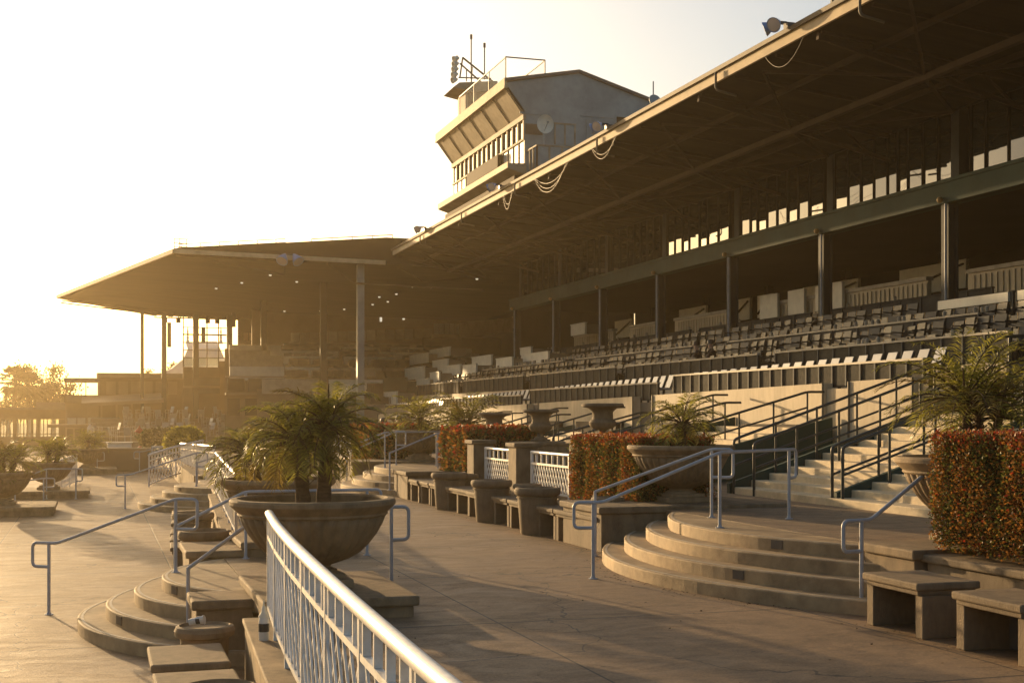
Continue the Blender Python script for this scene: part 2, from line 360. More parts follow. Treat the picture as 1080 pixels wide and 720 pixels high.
# ------------------------------------------------------------------ benches
def make_bench():
    t=thing('stone_bench','x','bench')
    l,w,h=.90,.66,.50
    b=MB().box(-w/2,w/2,-l/2,l/2,h-.07,h); b.build('seat',K['cast2'],t,bevel=.018)
    b=MB().box(-w/2+.03,w/2-.03,-l/2+.03,l/2-.03,h-.115,h-.071); b.build('moulding',K['cast2'],t,bevel=.012)
    for s in (-1,1):
        y0=s*(l/2-.055)-.055 ; b=MB().box(-w/2+.055,w/2-.055,min(y0,y0+.11),max(y0,y0+.11),0,h-.116); b.build('leg',K['cast2'],t,bevel=.008)
    MB().box(w/2-.16,w/2-.09,-l/2+.112,l/2-.112,.0,h-.117).build('hollow_shade',K['inner'],t)  # dark panel stands in for the shade inside the open bench
    return t
bench0=make_bench(); used=[0]
def bench(x,y,z,label,group,rz=0,sy=1,sx=1):
    o=bench0 if not used[0] else copy_tree(bench0); used[0]=1
    o.location=(x,y,z); o.rotation_euler=(0,0,rz); o.scale=(sx,sy,1); tag(o,label,'bench',group); return o
GB='stone benches in a row along the walkway'
rj=lambda a:random.uniform(-a,a)
bl=[(9.22,'bench at the right picture edge, nearest of the row, under the bushy hedge'),(10.62,'stone bench right beside the near handrail, with its open hollow facing the steps'),
 (18.55,'bench right next to the far side of the near curved steps'),(19.5,'middle bench of the three between the near steps and the first bin'),(20.42,'bench touching the first big bin on its near side'),
 (22.0,'bench just beyond the first big bin'),(23.0,'bench just before the second big bin, of the pair there'),
 (24.75,'bench just beyond the second big bin'),(25.65,'middle bench of the three between second and third bins'),(26.45,'bench just before the third big bin'),
 (27.95,'bench just beyond the third big bin'),(28.85,'middle bench of the three before the far steps'),(29.75,'bench right against the far curved steps')]
for y,l in bl: bench(7.30+rj(.02),y,0,l,GB,rj(.02),1.0 if y>13 else 1.02)
for i,(y,l) in enumerate(((39.2,'bench just past the far curved steps'),(40.4,'second bench past the far curved steps'),(41.6,'third bench past the far curved steps'),(42.8,'farthest bench in view past the far steps'))):
    bench(7.3,y,0,l,GB,rj(.02))
GL='stone benches on the apron below the lattice railing'
for y,l in ((10.7,'apron bench at the bottom edge, nearest below the white railing'),(12.0,'apron bench right beside the round stub with crushed cup'),
            (22.1,'apron bench just beyond the stone block by the palm urn'),(23.4,'second apron bench beyond the palm urn steps'),(24.7,'third apron bench beyond the palm urn steps'),(26.9,'apron bench beyond the round apron bin'),(28.2,'sixth apron bench in the hidden row'),(29.5,'last apron bench before the distant curved steps')):
    bench(.78 if y<15 else .30+.0575*y-.08,y,-.6,l,GL,rj(.02)+(0 if y<15 else -.057),1.08)
# ------------------------------------------------------------------ round bins and stubs
def make_bin():
    t=thing('concrete_bin','x','bin')
    MB().lathe([(.275,0),(.29,.02),(.325,.50),(.335,.60),(.335,.62),(.33,.635),(.30,.64)],36).build('body',K['cast2'],t,smooth=35)
    MB().lathe([(.345,.641),(.375,.665),(.39,.70),(.39,.74),(.372,.775),(.33,.785),(.31,.76),(.29,.70)],36).build('rim',K['cast2'],t,smooth=35)
    MB().lathe([(.325,.60),(.355,.605),(.355,.622),(.325,.63)],36).build('band',K['cast2'],t,smooth=35)
    return t
bin0=make_bin(); bused=[0]
def cbin(x,y,z,label,group='concrete bins between the benches',s=1):
    o=bin0 if not bused[0] else copy_tree(bin0); bused[0]=1
    o.location=(x,y,z); o.scale=(s,s,s); tag(o,label,'bin',group); return o
cbin(7.08,21.1,0,'round concrete bin nearest the near steps, in front of the lattice')
cbin(7.08,23.8,0,'round concrete bin in the middle of the bench row')
cbin(7.15,27.15,0,'round concrete bin nearest the far steps, in front of the red hedge')
cbin(1.62,20.95,-.6,'round concrete bin on the apron beside the second urn',s=1.05)
cbin(1.75,25.4,-.6,'round concrete bin on the apron, farther along the hidden bench row')
def make_stub():
    t=thing('ash_stand','x','ash stand')
    MB().lathe([(.19,0),(.20,.02),(.215,.44),(.22,.455)],28).build('body',K['cast2'],t,smooth=35)
    MB().lathe([(.225,.456),(.26,.475),(.27,.52),(.255,.555),(.225,.565),(.21,.54)],28).build('rim',K['cast2'],t,smooth=35)
    return t
stub0=make_stub(); sused=[0]
def stub(x,y,z,label,s=1):
    o=stub0 if not sused[0] else copy_tree(stub0); sused[0]=1
    o.location=(x,y,z); o.scale=(s,s,s); return tag(o,label,'ash stand','round stone ash stands beside the benches')
st1=stub(1.0,12.95,-.6,'round stone stand holding a crushed cup, behind the apron bench',1.06)
stub(.86,9.85,-.6,'round stone stand cut by the bottom edge, below the railing',1.12)
stub(7.62,19.25,.16,'small round stone stand behind the benches at the near steps')
stub(7.62,23.3,.16,'small round stone stand behind the pair of benches')
stub(7.62,27.5,.16,'small round stone stand behind the benches at the third bin')
# litter: crushed cup and bottle
t=thing('drink_cup','crushed pale plastic cup lying on the round stone stand','cup',(.92,12.95,.02))
M=Matrix.Rotation(R(78),3,'Y')@Matrix.Rotation(R(20),3,'X')
def rot(mb,M,c): mb.v=[tuple(M@Vector(p)+Vector(c)) for p in mb.v]; return mb
rot(MB().lathe([(.028,-.08),(.030,-.075),(.038,.06),(.044,.062),(.044,.07),(.036,.07)],16,mod=lambda a,r,z:1+.12*math.sin(3*a+z*40)),M,(.93,12.93,.045)).build('cup_body',K['bottle'],t,smooth=40)
rot(MB().lathe([(.034,-.01),(.0365,-.01),(.039,.03),(.037,.03)],16),M,(.93,12.93,.045)).build('cup_sleeve',K['label'],t,smooth=40)
t=thing('plastic_bottle','clear plastic bottle with white cap on the stone ledge by the railing','bottle',(1.36,11.3,.10))
MB().lathe([(.040,0),(.045,.01),(.045,.15),(.040,.19),(.022,.225),(.018,.24),(.018,.25)],20,(1.36,11.3,.10)).build('bottle_body',K['bottle'],t,smooth=40)
MB().lathe([(.046,.075),(.0465,.08),(.0465,.14),(.046,.145)],20,(1.36,11.3,.10)).build('bottle_label',K['label'],t,smooth=40)
MB().lathe([(.045,.19),(.046,.20),(.024,.232),(.020,.25),(.020,.27),(.006,.29),(.006,.33)],16,(1.36,11.3,.105)).build('bottle_cap',K['pale'],t,smooth=40)
# ------------------------------------------------------------------ fluted urns
def make_urn():
    t=thing('fluted_urn','x','urn')
    MB().box(-.36,.36,-.36,.36,0,.085).build('plinth',K['cast'],t,bevel=.012)
    MB().box(-.29,.29,-.29,.29,.086,.14).build('foot',K['cast'],t,bevel=.01)
    MB().lathe([(.25,.141),(.245,.165),(.19,.185),(.18,.205),(.21,.22)],40).build('neck',K['cast'],t,smooth=35)
    def fl(a,r,z): return 1+.022*abs(math.cos(26*a))
    MB().lathe([(.21,.221),(.36,.275),(.48,.345),(.57,.43),(.645,.53),(.70,.63),(.735,.72)],340,mod=lambda a,r,z:1+.05*(abs(math.cos(17*a))-.6)).build('bowl',K['cast'],t,smooth=180)
    MB().lathe([(.745,.715),(.77,.735),(.765,.755),(.80,.79),(.83,.815),(.85,.84),(.85,.875),(.835,.895),(.77,.90),(.75,.88),(.74,.80)],96).build('rim',K['cast'],t,smooth=35)
    MB().lathe([(.738,.80),(.40,.83),(.02,.84)],40,mod=lambda a,r,z:1).build('soil',K['soil'],t,smooth=60)
    return t
urn0=make_urn(); uused=[0]
def urn(x,y,z,label,s=1):
    o=urn0 if not uused[0] else copy_tree(urn0); uused[0]=1
    o.location=(x,y,z); o.scale=(s,s,s); o.rotation_euler=(0,0,rj(.3) if uused[0]>1 else 0); tag(o,label,'urn','big fluted stone urns planted with palms'); return o
URNS=[]
urn(2.19,13.95,.21,'big fluted stone urn with two palm trunks, in front of the railing end',1.02)
urn(2.58,19.75,.16,'second big stone urn, half hidden behind the nearest one')
urn(8.62,18.75,.66,'stone urn beside the near red hedge, above the near steps',.97)
urn(8.95,11.95,.64,'stone urn half hidden by the bushy hedge at right',1.02)
urn(9.2,38.4,.66,'distant stone urn between the two far hedges')
urn(9.3,33.6,.62,'stone urn hidden behind the far red hedge')
APR=[]
for lab,px,py in (('stone urn at the left picture edge, nearest of the apron row',-1,545),('middle stone urn of the apron row at left, behind a handrail',50,526),('farthest stone urn of the apron row at left',92,500)):
    x,y,z=on_level(px,py,-.6); APR.append((x,y+1.2)); urn(x,y+1.2,-.36,lab,.95)
# ------------------------------------------------------------------ ornamental vases on pillars
def make_vase():
    t=thing('campana_vase','x','vase')
    MB().box(-.17,.17,-.17,.17,0,.05).build('plinth',K['cast2'],t,bevel=.006)
    MB().lathe([(.15,.051),(.14,.08),(.075,.11),(.065,.16),(.08,.19)],28).build('stem',K['cast2'],t,smooth=35)
    MB().lathe([(.08,.191),(.19,.22),(.245,.27),(.26,.33),(.235,.37)],28).build('bowl',K['cast2'],t,smooth=35)
    MB().lathe([(.225,.371),(.195,.40),(.185,.46),(.205,.54),(.27,.60),(.36,.622),(.40,.635),(.40,.672),(.375,.69),(.25,.68),(.2,.6)],36).build('neck_and_rim',K['cast2'],t,smooth=35)
    return t
vase0=make_vase(); vused=[0]
for y,z,l in ((24.3,1.50,'stone vase nearest the near red hedge, right of the other two'),(28.1,1.40,'middle stone vase, above the gap between the white lattices'),(31.7,1.33,'leftmost stone vase of the three on the dark pedestals'),(42.5,1.2,'distant stone vase on a pedestal beyond the far hedge')):
    w=wall('vase_pedestal','dark stone pedestal under the '+l.split(',')[0],'pedestal',9.0,10.1,y-.55,y+.55,.5,z,K['cast2'],.06,.08,'dark stone pedestals under the vases')
    o=vase0 if not vused[0] else copy_tree(vase0); vused[0]=1
    o.location=(9.5,y,z); o.scale=(1.04,)*3; tag(o,l,'vase','stone vases on pedestals')
# ------------------------------------------------------------------ railings
def lattice(label,pts,h=.95,m=None,posts=1.2,group='white lattice railings',rr=.034,pitch=.15,name='lattice_railing',rise=.10):
    m=m or K['white']
    t=thing(name,label,'railing',pts[0],group)
    P=[Vector(p) for p in pts]
    seg=[(P[i+1]-P[i]).length for i in range(len(P)-1)]; tot=sum(seg)
    def at(s):
        s=max(0,min(tot,s)); i=0
        while i<len(seg)-1 and s>seg[i]: s-=seg[i]; i+=1
        return P[i].lerp(P[i+1],s/seg[i])
    n=max(2,int(tot/.45)); Z=Vector((0,0,1))
    zt,zm,zb=h,h-.21,rise
    MB().tube([at(tot*i/n)+Z*zt for i in range(n+1)],rr,14).build('top_rail',m,t,smooth=50)
    b=MB(); 
    for i in range(n): b.bar(at(tot*i/n)+Z*zm,at(tot*(i+1)/n)+Z*zm,.038,.038)
    b.build('middle_rail',m,t)
    b=MB()
    for i in range(n): b.bar(at(tot*i/n)+Z*zb,at(tot*(i+1)/n)+Z*zb,.038,.038)
    b.build('bottom_rail',m,t)
    b=MB(); k=int(tot/pitch)
    run=pitch*2
    for i in range(-1,k+1):
        for sg in (1,-1):
            s0=i*pitch; s1=s0+run
            a0,a1=(s0,s1) if sg>0 else (s1,s0)
            c0=max(0,min(tot,a0)); c1=max(0,min(tot,a1))
            if abs(c0-c1)<.02: continue
            za=zb+.02+(zm-zb-.04)*(c0-a0)/(a1-a0); zc=zb+.02+(zm-zb-.04)*(c1-a0)/(a1-a0)
            off=Vector((.006*sg,0,0))
            b.bar(at(c0)+Z*za+off,at(c1)+Z*zc+off,.014,.020)
    b.build('lattice',m,t)
    np_=max(1,round(tot/posts))
    for i in range(np_+1):
        s=min(max(tot*i/np_,.02),tot-.02); q=at(s)
        d=(at(s+.05)-at(s-.05)).normalized(); 
        MB().bar(q,q+Z*(h-rr*.6),.045,.045,up=(d.x,d.y,0)).build('post',m,t)
    kk=int(tot/.30)
    for i in range(1,kk):
        q=at(tot*i/kk); MB().bar(q+Z*(zm+.02),q+Z*(h-rr*.5),.04,.022,up=(0,1,0)).build('baluster',m,t)
    return t
lattice('long white lattice railing in front, its top rail running to the bottom edge',
   [(1.56,12.55,.10),(1.445,11.1,.10),(1.355,9.6,.10),(1.285,8.1,.10),(1.235,6.9,.10),(1.20,5.9,.10),(1.165,4.8,.10),(1.14,3.6,.10),(1.13,2.4,.10)],.97,rr=.040,pitch=.25,posts=1.25)
lattice('white lattice railing beyond the second urn, seen end on beside the apron bins',[(2.09,20.9,.10),(2.43,26.6,.10),(2.78,32.5,.10)],.97,posts=1.5)
lattice('white lattice panel left of the pillar, behind the second bin',[(8,y_on(512,8),.46),(8,y_on(543,8)+.15,.46)],.82,rr=.03,posts=3)
lattice('white lattice panel right of the pillar, beside the near red hedge',[(8,y_on(559,8)-.1,.46),(8,y_on(601,8),.46)],.82,rr=.03,posts=3)
lattice('small distant white lattice panel left of the farthest hedge',[(8,43.0,.46),(8,47.6,.46)],.82,rr=.03,posts=3)
a=on_level(157,512,-.45)
lattice('sunlit white ramp railing with a thick end post, beyond the distant steps',[(a[0],a[1],-.5),(a[0]+.9,a[1]+2.2,-.3),(a[0]+2.2,a[1]+5,-.1)],1.1,rr=.045,posts=2.4,pitch=.3)
lattice('white ramp railing panel turned broadside to the camera, left of the hidden urn',[on_level(191,497,-.35),on_level(226,506,-.25)],1.15,rr=.05,posts=1.0,pitch=.16)
lattice('white railing linking the two ramp rails, beyond the distant steps',[on_level(160,496,-.5),on_level(192,496,-.5)],1.05,rr=.04,posts=1.4,pitch=.3)
lattice('white ramp railing on the apron at far left, behind the middle urn',[on_level(81,509,-.6),on_level(56,522,-.6)],1.05,rr=.04,posts=3,pitch=.3)
# pillars beside the lattice
for px0,px1,l in ((543,558,'stone pillar between the two white lattice panels'),(500,511,'stone pillar at the edge of the far red hedge')):
    ya,yb=y_on(px1,8),y_on(px0,8); ym=(ya+yb)/2
    wall('stone_pillar',l,'pillar',7.80,8.25,ym-.26,ym+.26,.0,1.45,K['cast2'],.05,.09,'stone pillars in the terrace balustrade')
# ------------------------------------------------------------------ handrails
def handrail(label,A,B,Cp=None,h=.93,m=None,lo=True,r=.021,group='tubular handrails on the steps'):
    m=m or K['greyrail']; t=thing('handrail',label,'handrail',A,group)
    A=Vector(A);B=Vector(B); e=B-A; e.z=0; e.normalize(); Z=Vector((0,0,1)); pts=[]
    if lo: pts+=[A+Z*.62,A-e*.24+Z*.62,A-e*.24+Z*h,A+e*.12+Z*h]
    else: pts+=[A+Z*(h-.02)]
    top=B+Z*h; pts.append(top)
    if Cp is not None:
        Cp=Vector(Cp); g=Cp-B; g.z=0; g.normalize(); pts+=[Cp+g*.2+Z*h,Cp+g*.2+Z*.55,Cp+Z*.55]
    else: 
        g=e; pts+=[B+e*.30+Z*h,B+e*.30+Z*.55,B+Z*.55]
    MB().tube(fillet(pts,.07),r,12).build('rail',m,t,smooth=50)
    for q,hh in ((A,h),(B,h))+(((Cp,h),) if Cp is not None else ()):
        o=MB().tube([q,q+Z*(hh-.01)],r*1.02,12).build('post',m,t,smooth=50)
        MB().lathe([(.055,-.01),(.055,.008),(.030,.012),(.028,.03),(r,.034)],16,tuple(q)).build('base_plate',m,o,smooth=40)
    return t
HL=handrail('blue-grey handrail over the apron steps, its loop standing left on the apron',(-.57,18.3,-.6),(.98,17.35,0))
handrail('handrail beside the apron steps, passing behind the big palm urn',(.98,15.0,-.6),(1.9,15.25,0),(3.28,15.1,0),lo=False)
handrail('handrail at the far side of the apron steps, by the second urn',(1.05,18.75,-.45),(2.0,18.7,0),(3.7,18.65,0),lo=False)
handrail('blue-grey handrail in the middle of the near right steps with double posts',(5.80,15.15,0),(7.38,14.9,.6),(8.9,15.9,.6))
handrail('blue-grey handrail along the stone block of the near right steps',(6.75,17.55,.0),(8.0,16.4,.6),lo=False)
handrail('handrail beside the nearest benches, at the right end of the steps',(7.40,11.75,0),(8.5,11.95,.6))
handrail('handrail in the middle of the far right steps',(5.75,34.8,0),(7.3,34.4,.6),(8.9,35.2,.6))
handrail('handrail along the far stone block beyond the bench row',(6.8,37.2,.0),(8.0,36.2,.6),lo=False)
handrail('handrail at the near side of the far right steps',(6.9,31.95,0.15),(8.2,32.3,.6),lo=False)
a=on_level(132,536,-.6); handrail('handrail over the distant apron steps, in front of the ramp rails',a,(a[0]+1.9,a[1]-.3,0))
a=on_level(208,521,-.3); handrail('short handrail at the near side of the distant apron steps',a,(a[0]+1.2,a[1]+.4,0),lo=False)
a=on_level(45,528,-.6); b=on_level(49,526,-.6); c=on_level(80,526,-.6); handrail('handrail in front of the middle apron urn at far left',(a[0]-.8,a[1]+.4,-.9),(b[0],b[1],-.6),c)
a=on_level(46,534,-.6); handrail('low handrail end beside the leftmost apron urn',(a[0]-1.5,a[1]+.3,-.8),(a[0],a[1],-.6),lo=False,h=.8)
a=on_level(100,499,-.6); handrail('small distant handrail beside the farthest apron urn',(a[0]-1.3,a[1],-.7),(a[0]+.1,a[1],-.6))
a=on_level(147,498,-.6); handrail('distant handrail just left of the thick white end post',a,(a[0]+2.2,a[1]+.5,-.1))

# ------------------------------------------------------------------ leaf litter and crumbs on the paving
b=MB(); rs=random.Random(31)
for _ in range(420):
    k=rs.random()
    if k<.35: x=rs.uniform(2.0,6.9); y=rs.uniform(6,30); z=.004
    elif k<.6:
        a=math.pi+rs.uniform(-.5,.5); q=5.85+abs(rs.gauss(0,.10))+.03; x=12.1+q*math.cos(a); y=14.9+q*math.sin(a); z=.004
    elif k<.8: x=7.0+rs.uniform(-.25,.1); y=rs.uniform(8,30); z=.004
    else: x=rs.uniform(-6,0); y=rs.uniform(10,34); z=-.596
    s_=rs.uniform(.008,.028); a=rs.uniform(0,6.3); dx,dy=math.cos(a)*s_,math.sin(a)*s_
    b.add([(x-dx,y-dy,z),(x+dy*.5,y-dx*.5,z+.004),(x+dx,y+dy,z+rs.uniform(0,.014)),(x-dy*.5,y+dx*.5,z+.006)],[(0,1,2,3)])
tag(b.build('leaf_litter',K['hcore']),kind='stuff')
# ------------------------------------------------------------------ palms
def frond(mb,base,az,el,L,droop,n=20,leaf=.20,wd=.013,rng=random,mi=0,mr=1):
    """feather frond: arched rachis and drooping leaflets"""
    d=Vector((math.cos(az),math.sin(az),0)); p=Vector(base); pts=[p.copy()]; e=el
    st=L/14
    for i in range(14):
        e-=droop*(.35+1.3*i/14)/14
        p=p+(d*math.cos(e)+Vector((0,0,1))*math.sin(e))*st; pts.append(p.copy())
    mb.tube(pts,[.010*(1-i/15)+.002 for i in range(15)],4,mr,caps=False)
    side=Vector((-d.y,d.x,0))
    for k in range(n):
        t=.16+.84*(k+.5)/n; i=min(13,int(t*14)); f=t*14-i; q=pts[i].lerp(pts[i+1],f); tg=(pts[i+1]-pts[i]).normalized()
        up=side.cross(tg); 
        if up.z<0: up=-up
        l=leaf*(.55+.9*math.sin(math.pi*min(1,t*.85+.1)))*rng.uniform(.8,1.15)
        for sg in (-1,1):
            dirn=(side*sg*rng.uniform(.75,1)+tg*rng.uniform(.45,.9)+up*rng.uniform(.0,.35)).normalized()
            tip=q+dirn*l+Vector((0,0,-1))*l*rng.uniform(.05,.35); mid=q+dirn*l*.5+Vector((0,0,.02*l))
            w=tg*wd*rng.uniform(.8,1.3)
            mb.add([q,mid+w,tip,mid-w],[(0,1,2,3)],mi)
def make_palm(label,base,stems,nf,L,leaf,dry=.06,el=(1.35,-.35),droop=1.3,trunk_r=.065,wd=.013,group='palms growing in the fluted urns',n=20,seed=1):
    rng=random.Random(seed); t=thing('potted_palm',label,'palm',base,group); X,Y,Z=base
    for (dx,dy,hx,hy,h) in stems:
        b=MB(); P=[]; RR=[]
        for i in range(9):
            f=i/8; P.append((X+dx+(hx-dx)*f**1.3,Y+dy+(hy-dy)*f**1.3,Z-.03+(h+.03)*f)); RR.append(trunk_r*(1.25-.35*f+(.09 if i%2 else -.05)))
        b.tube(P,RR,10)
        top=Vector(P[-1])
        for k in range(26):                       # old leaf bases
            a=k*2.4; f=.35+.65*k/26; i=int(f*8); q=Vector(P[min(8,i)])
            dv=Vector((math.cos(a),math.sin(a),.9)); b.bar(q+dv*trunk_r*.5,q+dv*trunk_r*1.9,.022,.012)
        b.build('trunk',K['trunk'],t,smooth=45)
        c=MB()
        for k in range(nf):
            f=(k+.5)/nf; az=k*2.39996+rng.uniform(-.3,.3); e=el[0]+(el[1]-el[0])*f+rng.uniform(-.12,.12)
            frond(c,top+Vector((math.cos(az),math.sin(az),0))*.02,az,e,L*rng.uniform(.8,1.12),droop*rng.uniform(.75,1.25),n,leaf,wd,rng,2 if rng.random()<dry*(1+3*f*f) else 0,1)
        c.build('crown',[K['leaf'],K['trunk'],K['leaf2']],t)
    return t
pA=make_palm('big twin-trunk palm in the nearest fluted urn',(2.19,13.95,1.07),[(-.10,.0,-.16,.05,.64),(.10,-.06,.16,-.02,.80)],36,.66,.165,seed=3,n=30,wd=.0080,dry=.10,droop=1.6,el=(1.5,-.4))
pB=make_palm('bushy palm in the second urn, behind and left of the twin-trunk palm',(2.58,19.75,1.0),[(-.30,.0,-.42,0,.42),(.2,.1,.25,.1,.48)],34,.76,.18,seed=5,dry=.16,wd=.013,droop=1.6)
make_palm('sparse feathery palm in the urn beside the near red hedge',(8.62,18.75,1.46),[(0,0,.03,0,.40)],30,.72,.17,seed=8,n=22,droop=1.5,wd=.010)
make_palm('tall feathery palm with many thin stems, behind the bushy hedge at right',(8.95,11.95,1.48),[(0,0,.02,.02,.55),(.12,.05,.30,.05,.48),(-.08,.05,-.18,.0,.68)],25,.93,.155,seed=11,n=24,wd=.009,droop=1.25,el=(1.45,-.1),trunk_r=.045)
make_palm('distant dark palm in the urn between the far hedges',(9.2,38.4,1.4),[(0,0,0,0,.45)],40,1.15,.24,seed=13,wd=.02,n=16)
make_palm('distant dark palm rising behind the far red hedge',(9.3,33.6,1.36),[(0,0,0,0,.40)],44,1.15,.24,seed=14,wd=.02,n=16)
for i,(l,s) in enumerate((('hazy palm in the leftmost urn, cut by the left edge',1.15),('hazy palm in the middle apron urn at left',1.0),('hazy round palm in the farthest apron urn',1.1))):
    x,y=APR[i]; make_palm(l,(x,y,.42),[(0,0,0,0,.35),(.2,.1,.3,.1,.3)],24,.72*s,.20,seed=20+i,wd=.016,n=14,el=(1.45,-.1))
# low round shrub far away
# ------------------------------------------------------------------ hedges
def hedge(label,x0,x1,y0,y1,z0,z1,dens,size,red,seed,under=.0,group='clipped red and green hedges'):
    rng=random.Random(seed); t=thing('clipped_hedge',label,'hedge',((x0+x1)/2,(y0+y1)/2,z0),group)
    i_=.10
    MB().box(x0+i_,x1-i_,y0+i_,y1-i_,z0+under*.5,z1-i_).build('twigs',K['hcore'],t)
    b=MB()
    ph=[rng.uniform(0,6) for _ in range(6)]
    def clump(u,v): return math.sin(u*5.1+ph[0]+1.5*math.sin(v*2.3+ph[1]))+math.sin(v*3.7+ph[2]+math.sin(u*3+ph[3]))+.6*math.sin(u*11+ph[4])*math.sin(v*2+ph[5])
    faces=[('x',x0,-1),('x',x1,1),('y',y0,-1),('y',y1,1),('z',z1,1)]
    for ax,val,sg in faces:
        if ax=='x': A,B=(y0,y1),(z0,z1)
        elif ax=='y': A,B=(x0,x1),(z0,z1)
        else: A,B=(x0,x1),(y0,y1)
        n=int((A[1]-A[0])*(B[1]-B[0])*dens)
        if ax=='x' and sg>0: n//=3
        for _ in range(n):
            u=rng.uniform(*A); v=rng.uniform(*B)
            cl=clump(u*1.6,v*.8); dep=rng.random()**1.6*.15+max(0,-cl)*.03-.02
            if rng.random()<.06: dep-=.035
            if ax=='x': p=Vector((val-sg*dep,u,v)); nn=Vector((sg,0,0))
            elif ax=='y': p=Vector((u,val-sg*dep,v)); nn=Vector((0,sg,0))
            else: p=Vector((u,v,val-sg*dep)); nn=Vector((0,0,1))
            # lower edge rounded in, ragged
            if under and ax!='z':
                k=(v-z0)/(z1-z0)
                if k<.22: p-=nn*(.22-k)*under*1.4
                if k<.05 and rng.random()<.6: continue
            d=(nn*rng.uniform(.1,1)+Vector((rng.uniform(-1,1),rng.uniform(-1,1),rng.uniform(-.3,1.1)))).normalized()
            s=size*rng.uniform(.5,1.5); w=d.cross(Vector((rng.uniform(-1,1),rng.uniform(-1,1),rng.uniform(-1,1)))).normalized()*s*.32
            topk=(p.z-z0)/(z1-z0)
            pr=red*(.12+.6*max(0,cl)/2)+.75*max(0,(topk-.88)/.12)
            q=rng.random(); mi=2 if q<pr*.5 else (1 if q<pr*.5+(.62 if cl>.1 else .32) else 0)
            b.add([p,p+d*s*.5+w,p+d*s,p+d*s*.5-w],[(0,1,2,3)],mi)
    for _ in range(int(26*(x1-x0)*(y1-y0))):
        x=rng.uniform(x0,x1); y=rng.uniform(y0,y1); h=rng.uniform(.02,.075)
        b.bar((x,y,z1-.03),(x+rng.uniform(-.02,.02),y+rng.uniform(-.02,.02),z1+h),.004,.004,2)
        for q in range(5):
            p=Vector((x,y,z1+h*q/5)); d=Vector((rng.uniform(-1,1),rng.uniform(-1,1),.6)).normalized(); w=d.cross(Vector((0,0,1)))*size*.3; b.add([p,p+d*size*.5+w,p+d*size,p+d*size*.5-w],[(0,1,2,3)],2 if rng.random()<.7 else 1)
    b.build('foliage',[K['hg'],K['hb'],K['hr']],t)
    return t
hedge('large bushy bronze hedge at the right picture edge, behind the nearest benches',7.90,9.3,7.2,11.30,.66,1.80,8600,.027,.22,1,under=.16)
hedge('red hedge with a flat top beside the near urn, above the near steps',7.95,9.25,18.85,21.85,.42,1.62,5200,.036,.55,2)
hedge('smaller red hedge beyond the white lattices, left of the pillar',7.95,9.8,28.6,30.95,.42,1.66,900,.085,.5,3)
hedge('farthest red hedge, left of the distant fluted urn',7.95,9.8,39.5,42.4,.42,1.62,700,.10,.5,4)
# ------------------------------------------------------------------ far trees
def fan_palm(label,x,y,z,h,r,seed):
    rng=random.Random(seed); t=thing('fan_palm',label,'palm tree',(x,y,z),'tall palms beyond the far buildings')
    MB().tube([(x+.1*math.sin(i),y,z+h*i/8) for i in range(9)],[.32-.02*i for i in range(9)],10).build('trunk',K['bark'],t,smooth=60)
    b=MB(); top=Vector((x,y,z+h))
    for k in range(44):
        az=k*2.4; el=1.2-2.1*k/44+rng.uniform(-.15,.15); d=Vector((math.cos(az)*math.cos(el),math.sin(az)*math.cos(el),math.sin(el)))
        c=top+d*r*.55; b.bar(top,c,.03,.03,1)
        s=Vector((-math.sin(az),math.cos(az),0)); u=s.cross(d)
        for j in range(13):
            a=-1.25+2.5*j/12; e=(d*math.cos(a)+s*math.sin(a)); l=r*.55*(1-.2*abs(a))*rng.uniform(.8,1.1); tip=c+e*l+Vector((0,0,-.25*l))
            w=(s*math.cos(a)-d*math.sin(a))*.05*r; b.add([c,c+e*l*.55+w,tip,c+e*l*.55-w],[(0,1,2,3)],0)
    b.build('crown',[K['treeleaf'],K['bark']],t); return t
def leafy_tree(label,x,y,z,h,r,seed,n=2600,ls=.22,group='leafy trees beyond the far buildings'):
    rng=random.Random(seed); t=thing('leafy_tree',label,'tree',(x,y,z),group)
    b=MB(); b.tube([(x,y,z),(x+.1,y,z+h*.3),(x-.1,y,z+h*.55)],[.28,.22,.12],8); tips=[]
    for k in range(16):
        a=k*2.4; rr=r*rng.uniform(.35,.95); zz=z+h*rng.uniform(.5,.98); q=Vector((x+rr*math.cos(a)*(1.1-abs((zz-z)/h-.6)),y+rr*math.sin(a),zz))
        b.tube([(x,y,z+h*rng.uniform(.3,.5)),Vector((x,y,z+h*.5)).lerp(q,.5)+Vector((0,0,.2)),q],[.10,.06,.02],5); tips.append((q,r*rng.uniform(.22,.42)))
    b.build('trunk',K['bark'],t,smooth=60); c=MB()
    for _ in range(n):
        q,s=rng.choice(tips); v=Vector((rng.gauss(0,1),rng.gauss(0,1),rng.gauss(0,.8)))*s*.55; p=q+v
        d=Vector((rng.uniform(-1,1),rng.uniform(-1,1),rng.uniform(-1,1))).normalized(); w=d.cross(Vector((rng.random(),rng.random(),rng.random()))).normalized()*ls*.35; s2=ls*rng.uniform(.6,1.4)
        c.add([p,p+d*s2*.5+w,p+d*s2,p+d*s2*.5-w],[(0,1,2,3)],0)
    c.build('crown',K['treeleaf'],t); return t
def far(px,py,Y): x=x_on(px,Y); return x,Y,z_of(py,x,Y)
x,y,z=far(16,396,150); fan_palm('fan palm standing leftmost beyond the low left building',x,y,-.6,z+.6-.6,2.1,1)
x,y,z=far(30,404,152); fan_palm('fan palm just right of the leftmost one, a little lower',x,y,-.6,z+.6-.4,2.1,2)
x,y,z=far(40,389,158); leafy_tree('tallest leafy tree beyond the low left building',x,y,-.6,z+.6,3.2,3,3200,.30)
x,y,z=far(56,402,156); leafy_tree('leafy tree beside the balcony of the far terrace building',x,y,-.6,z+.6,3.0,4,2600,.30)
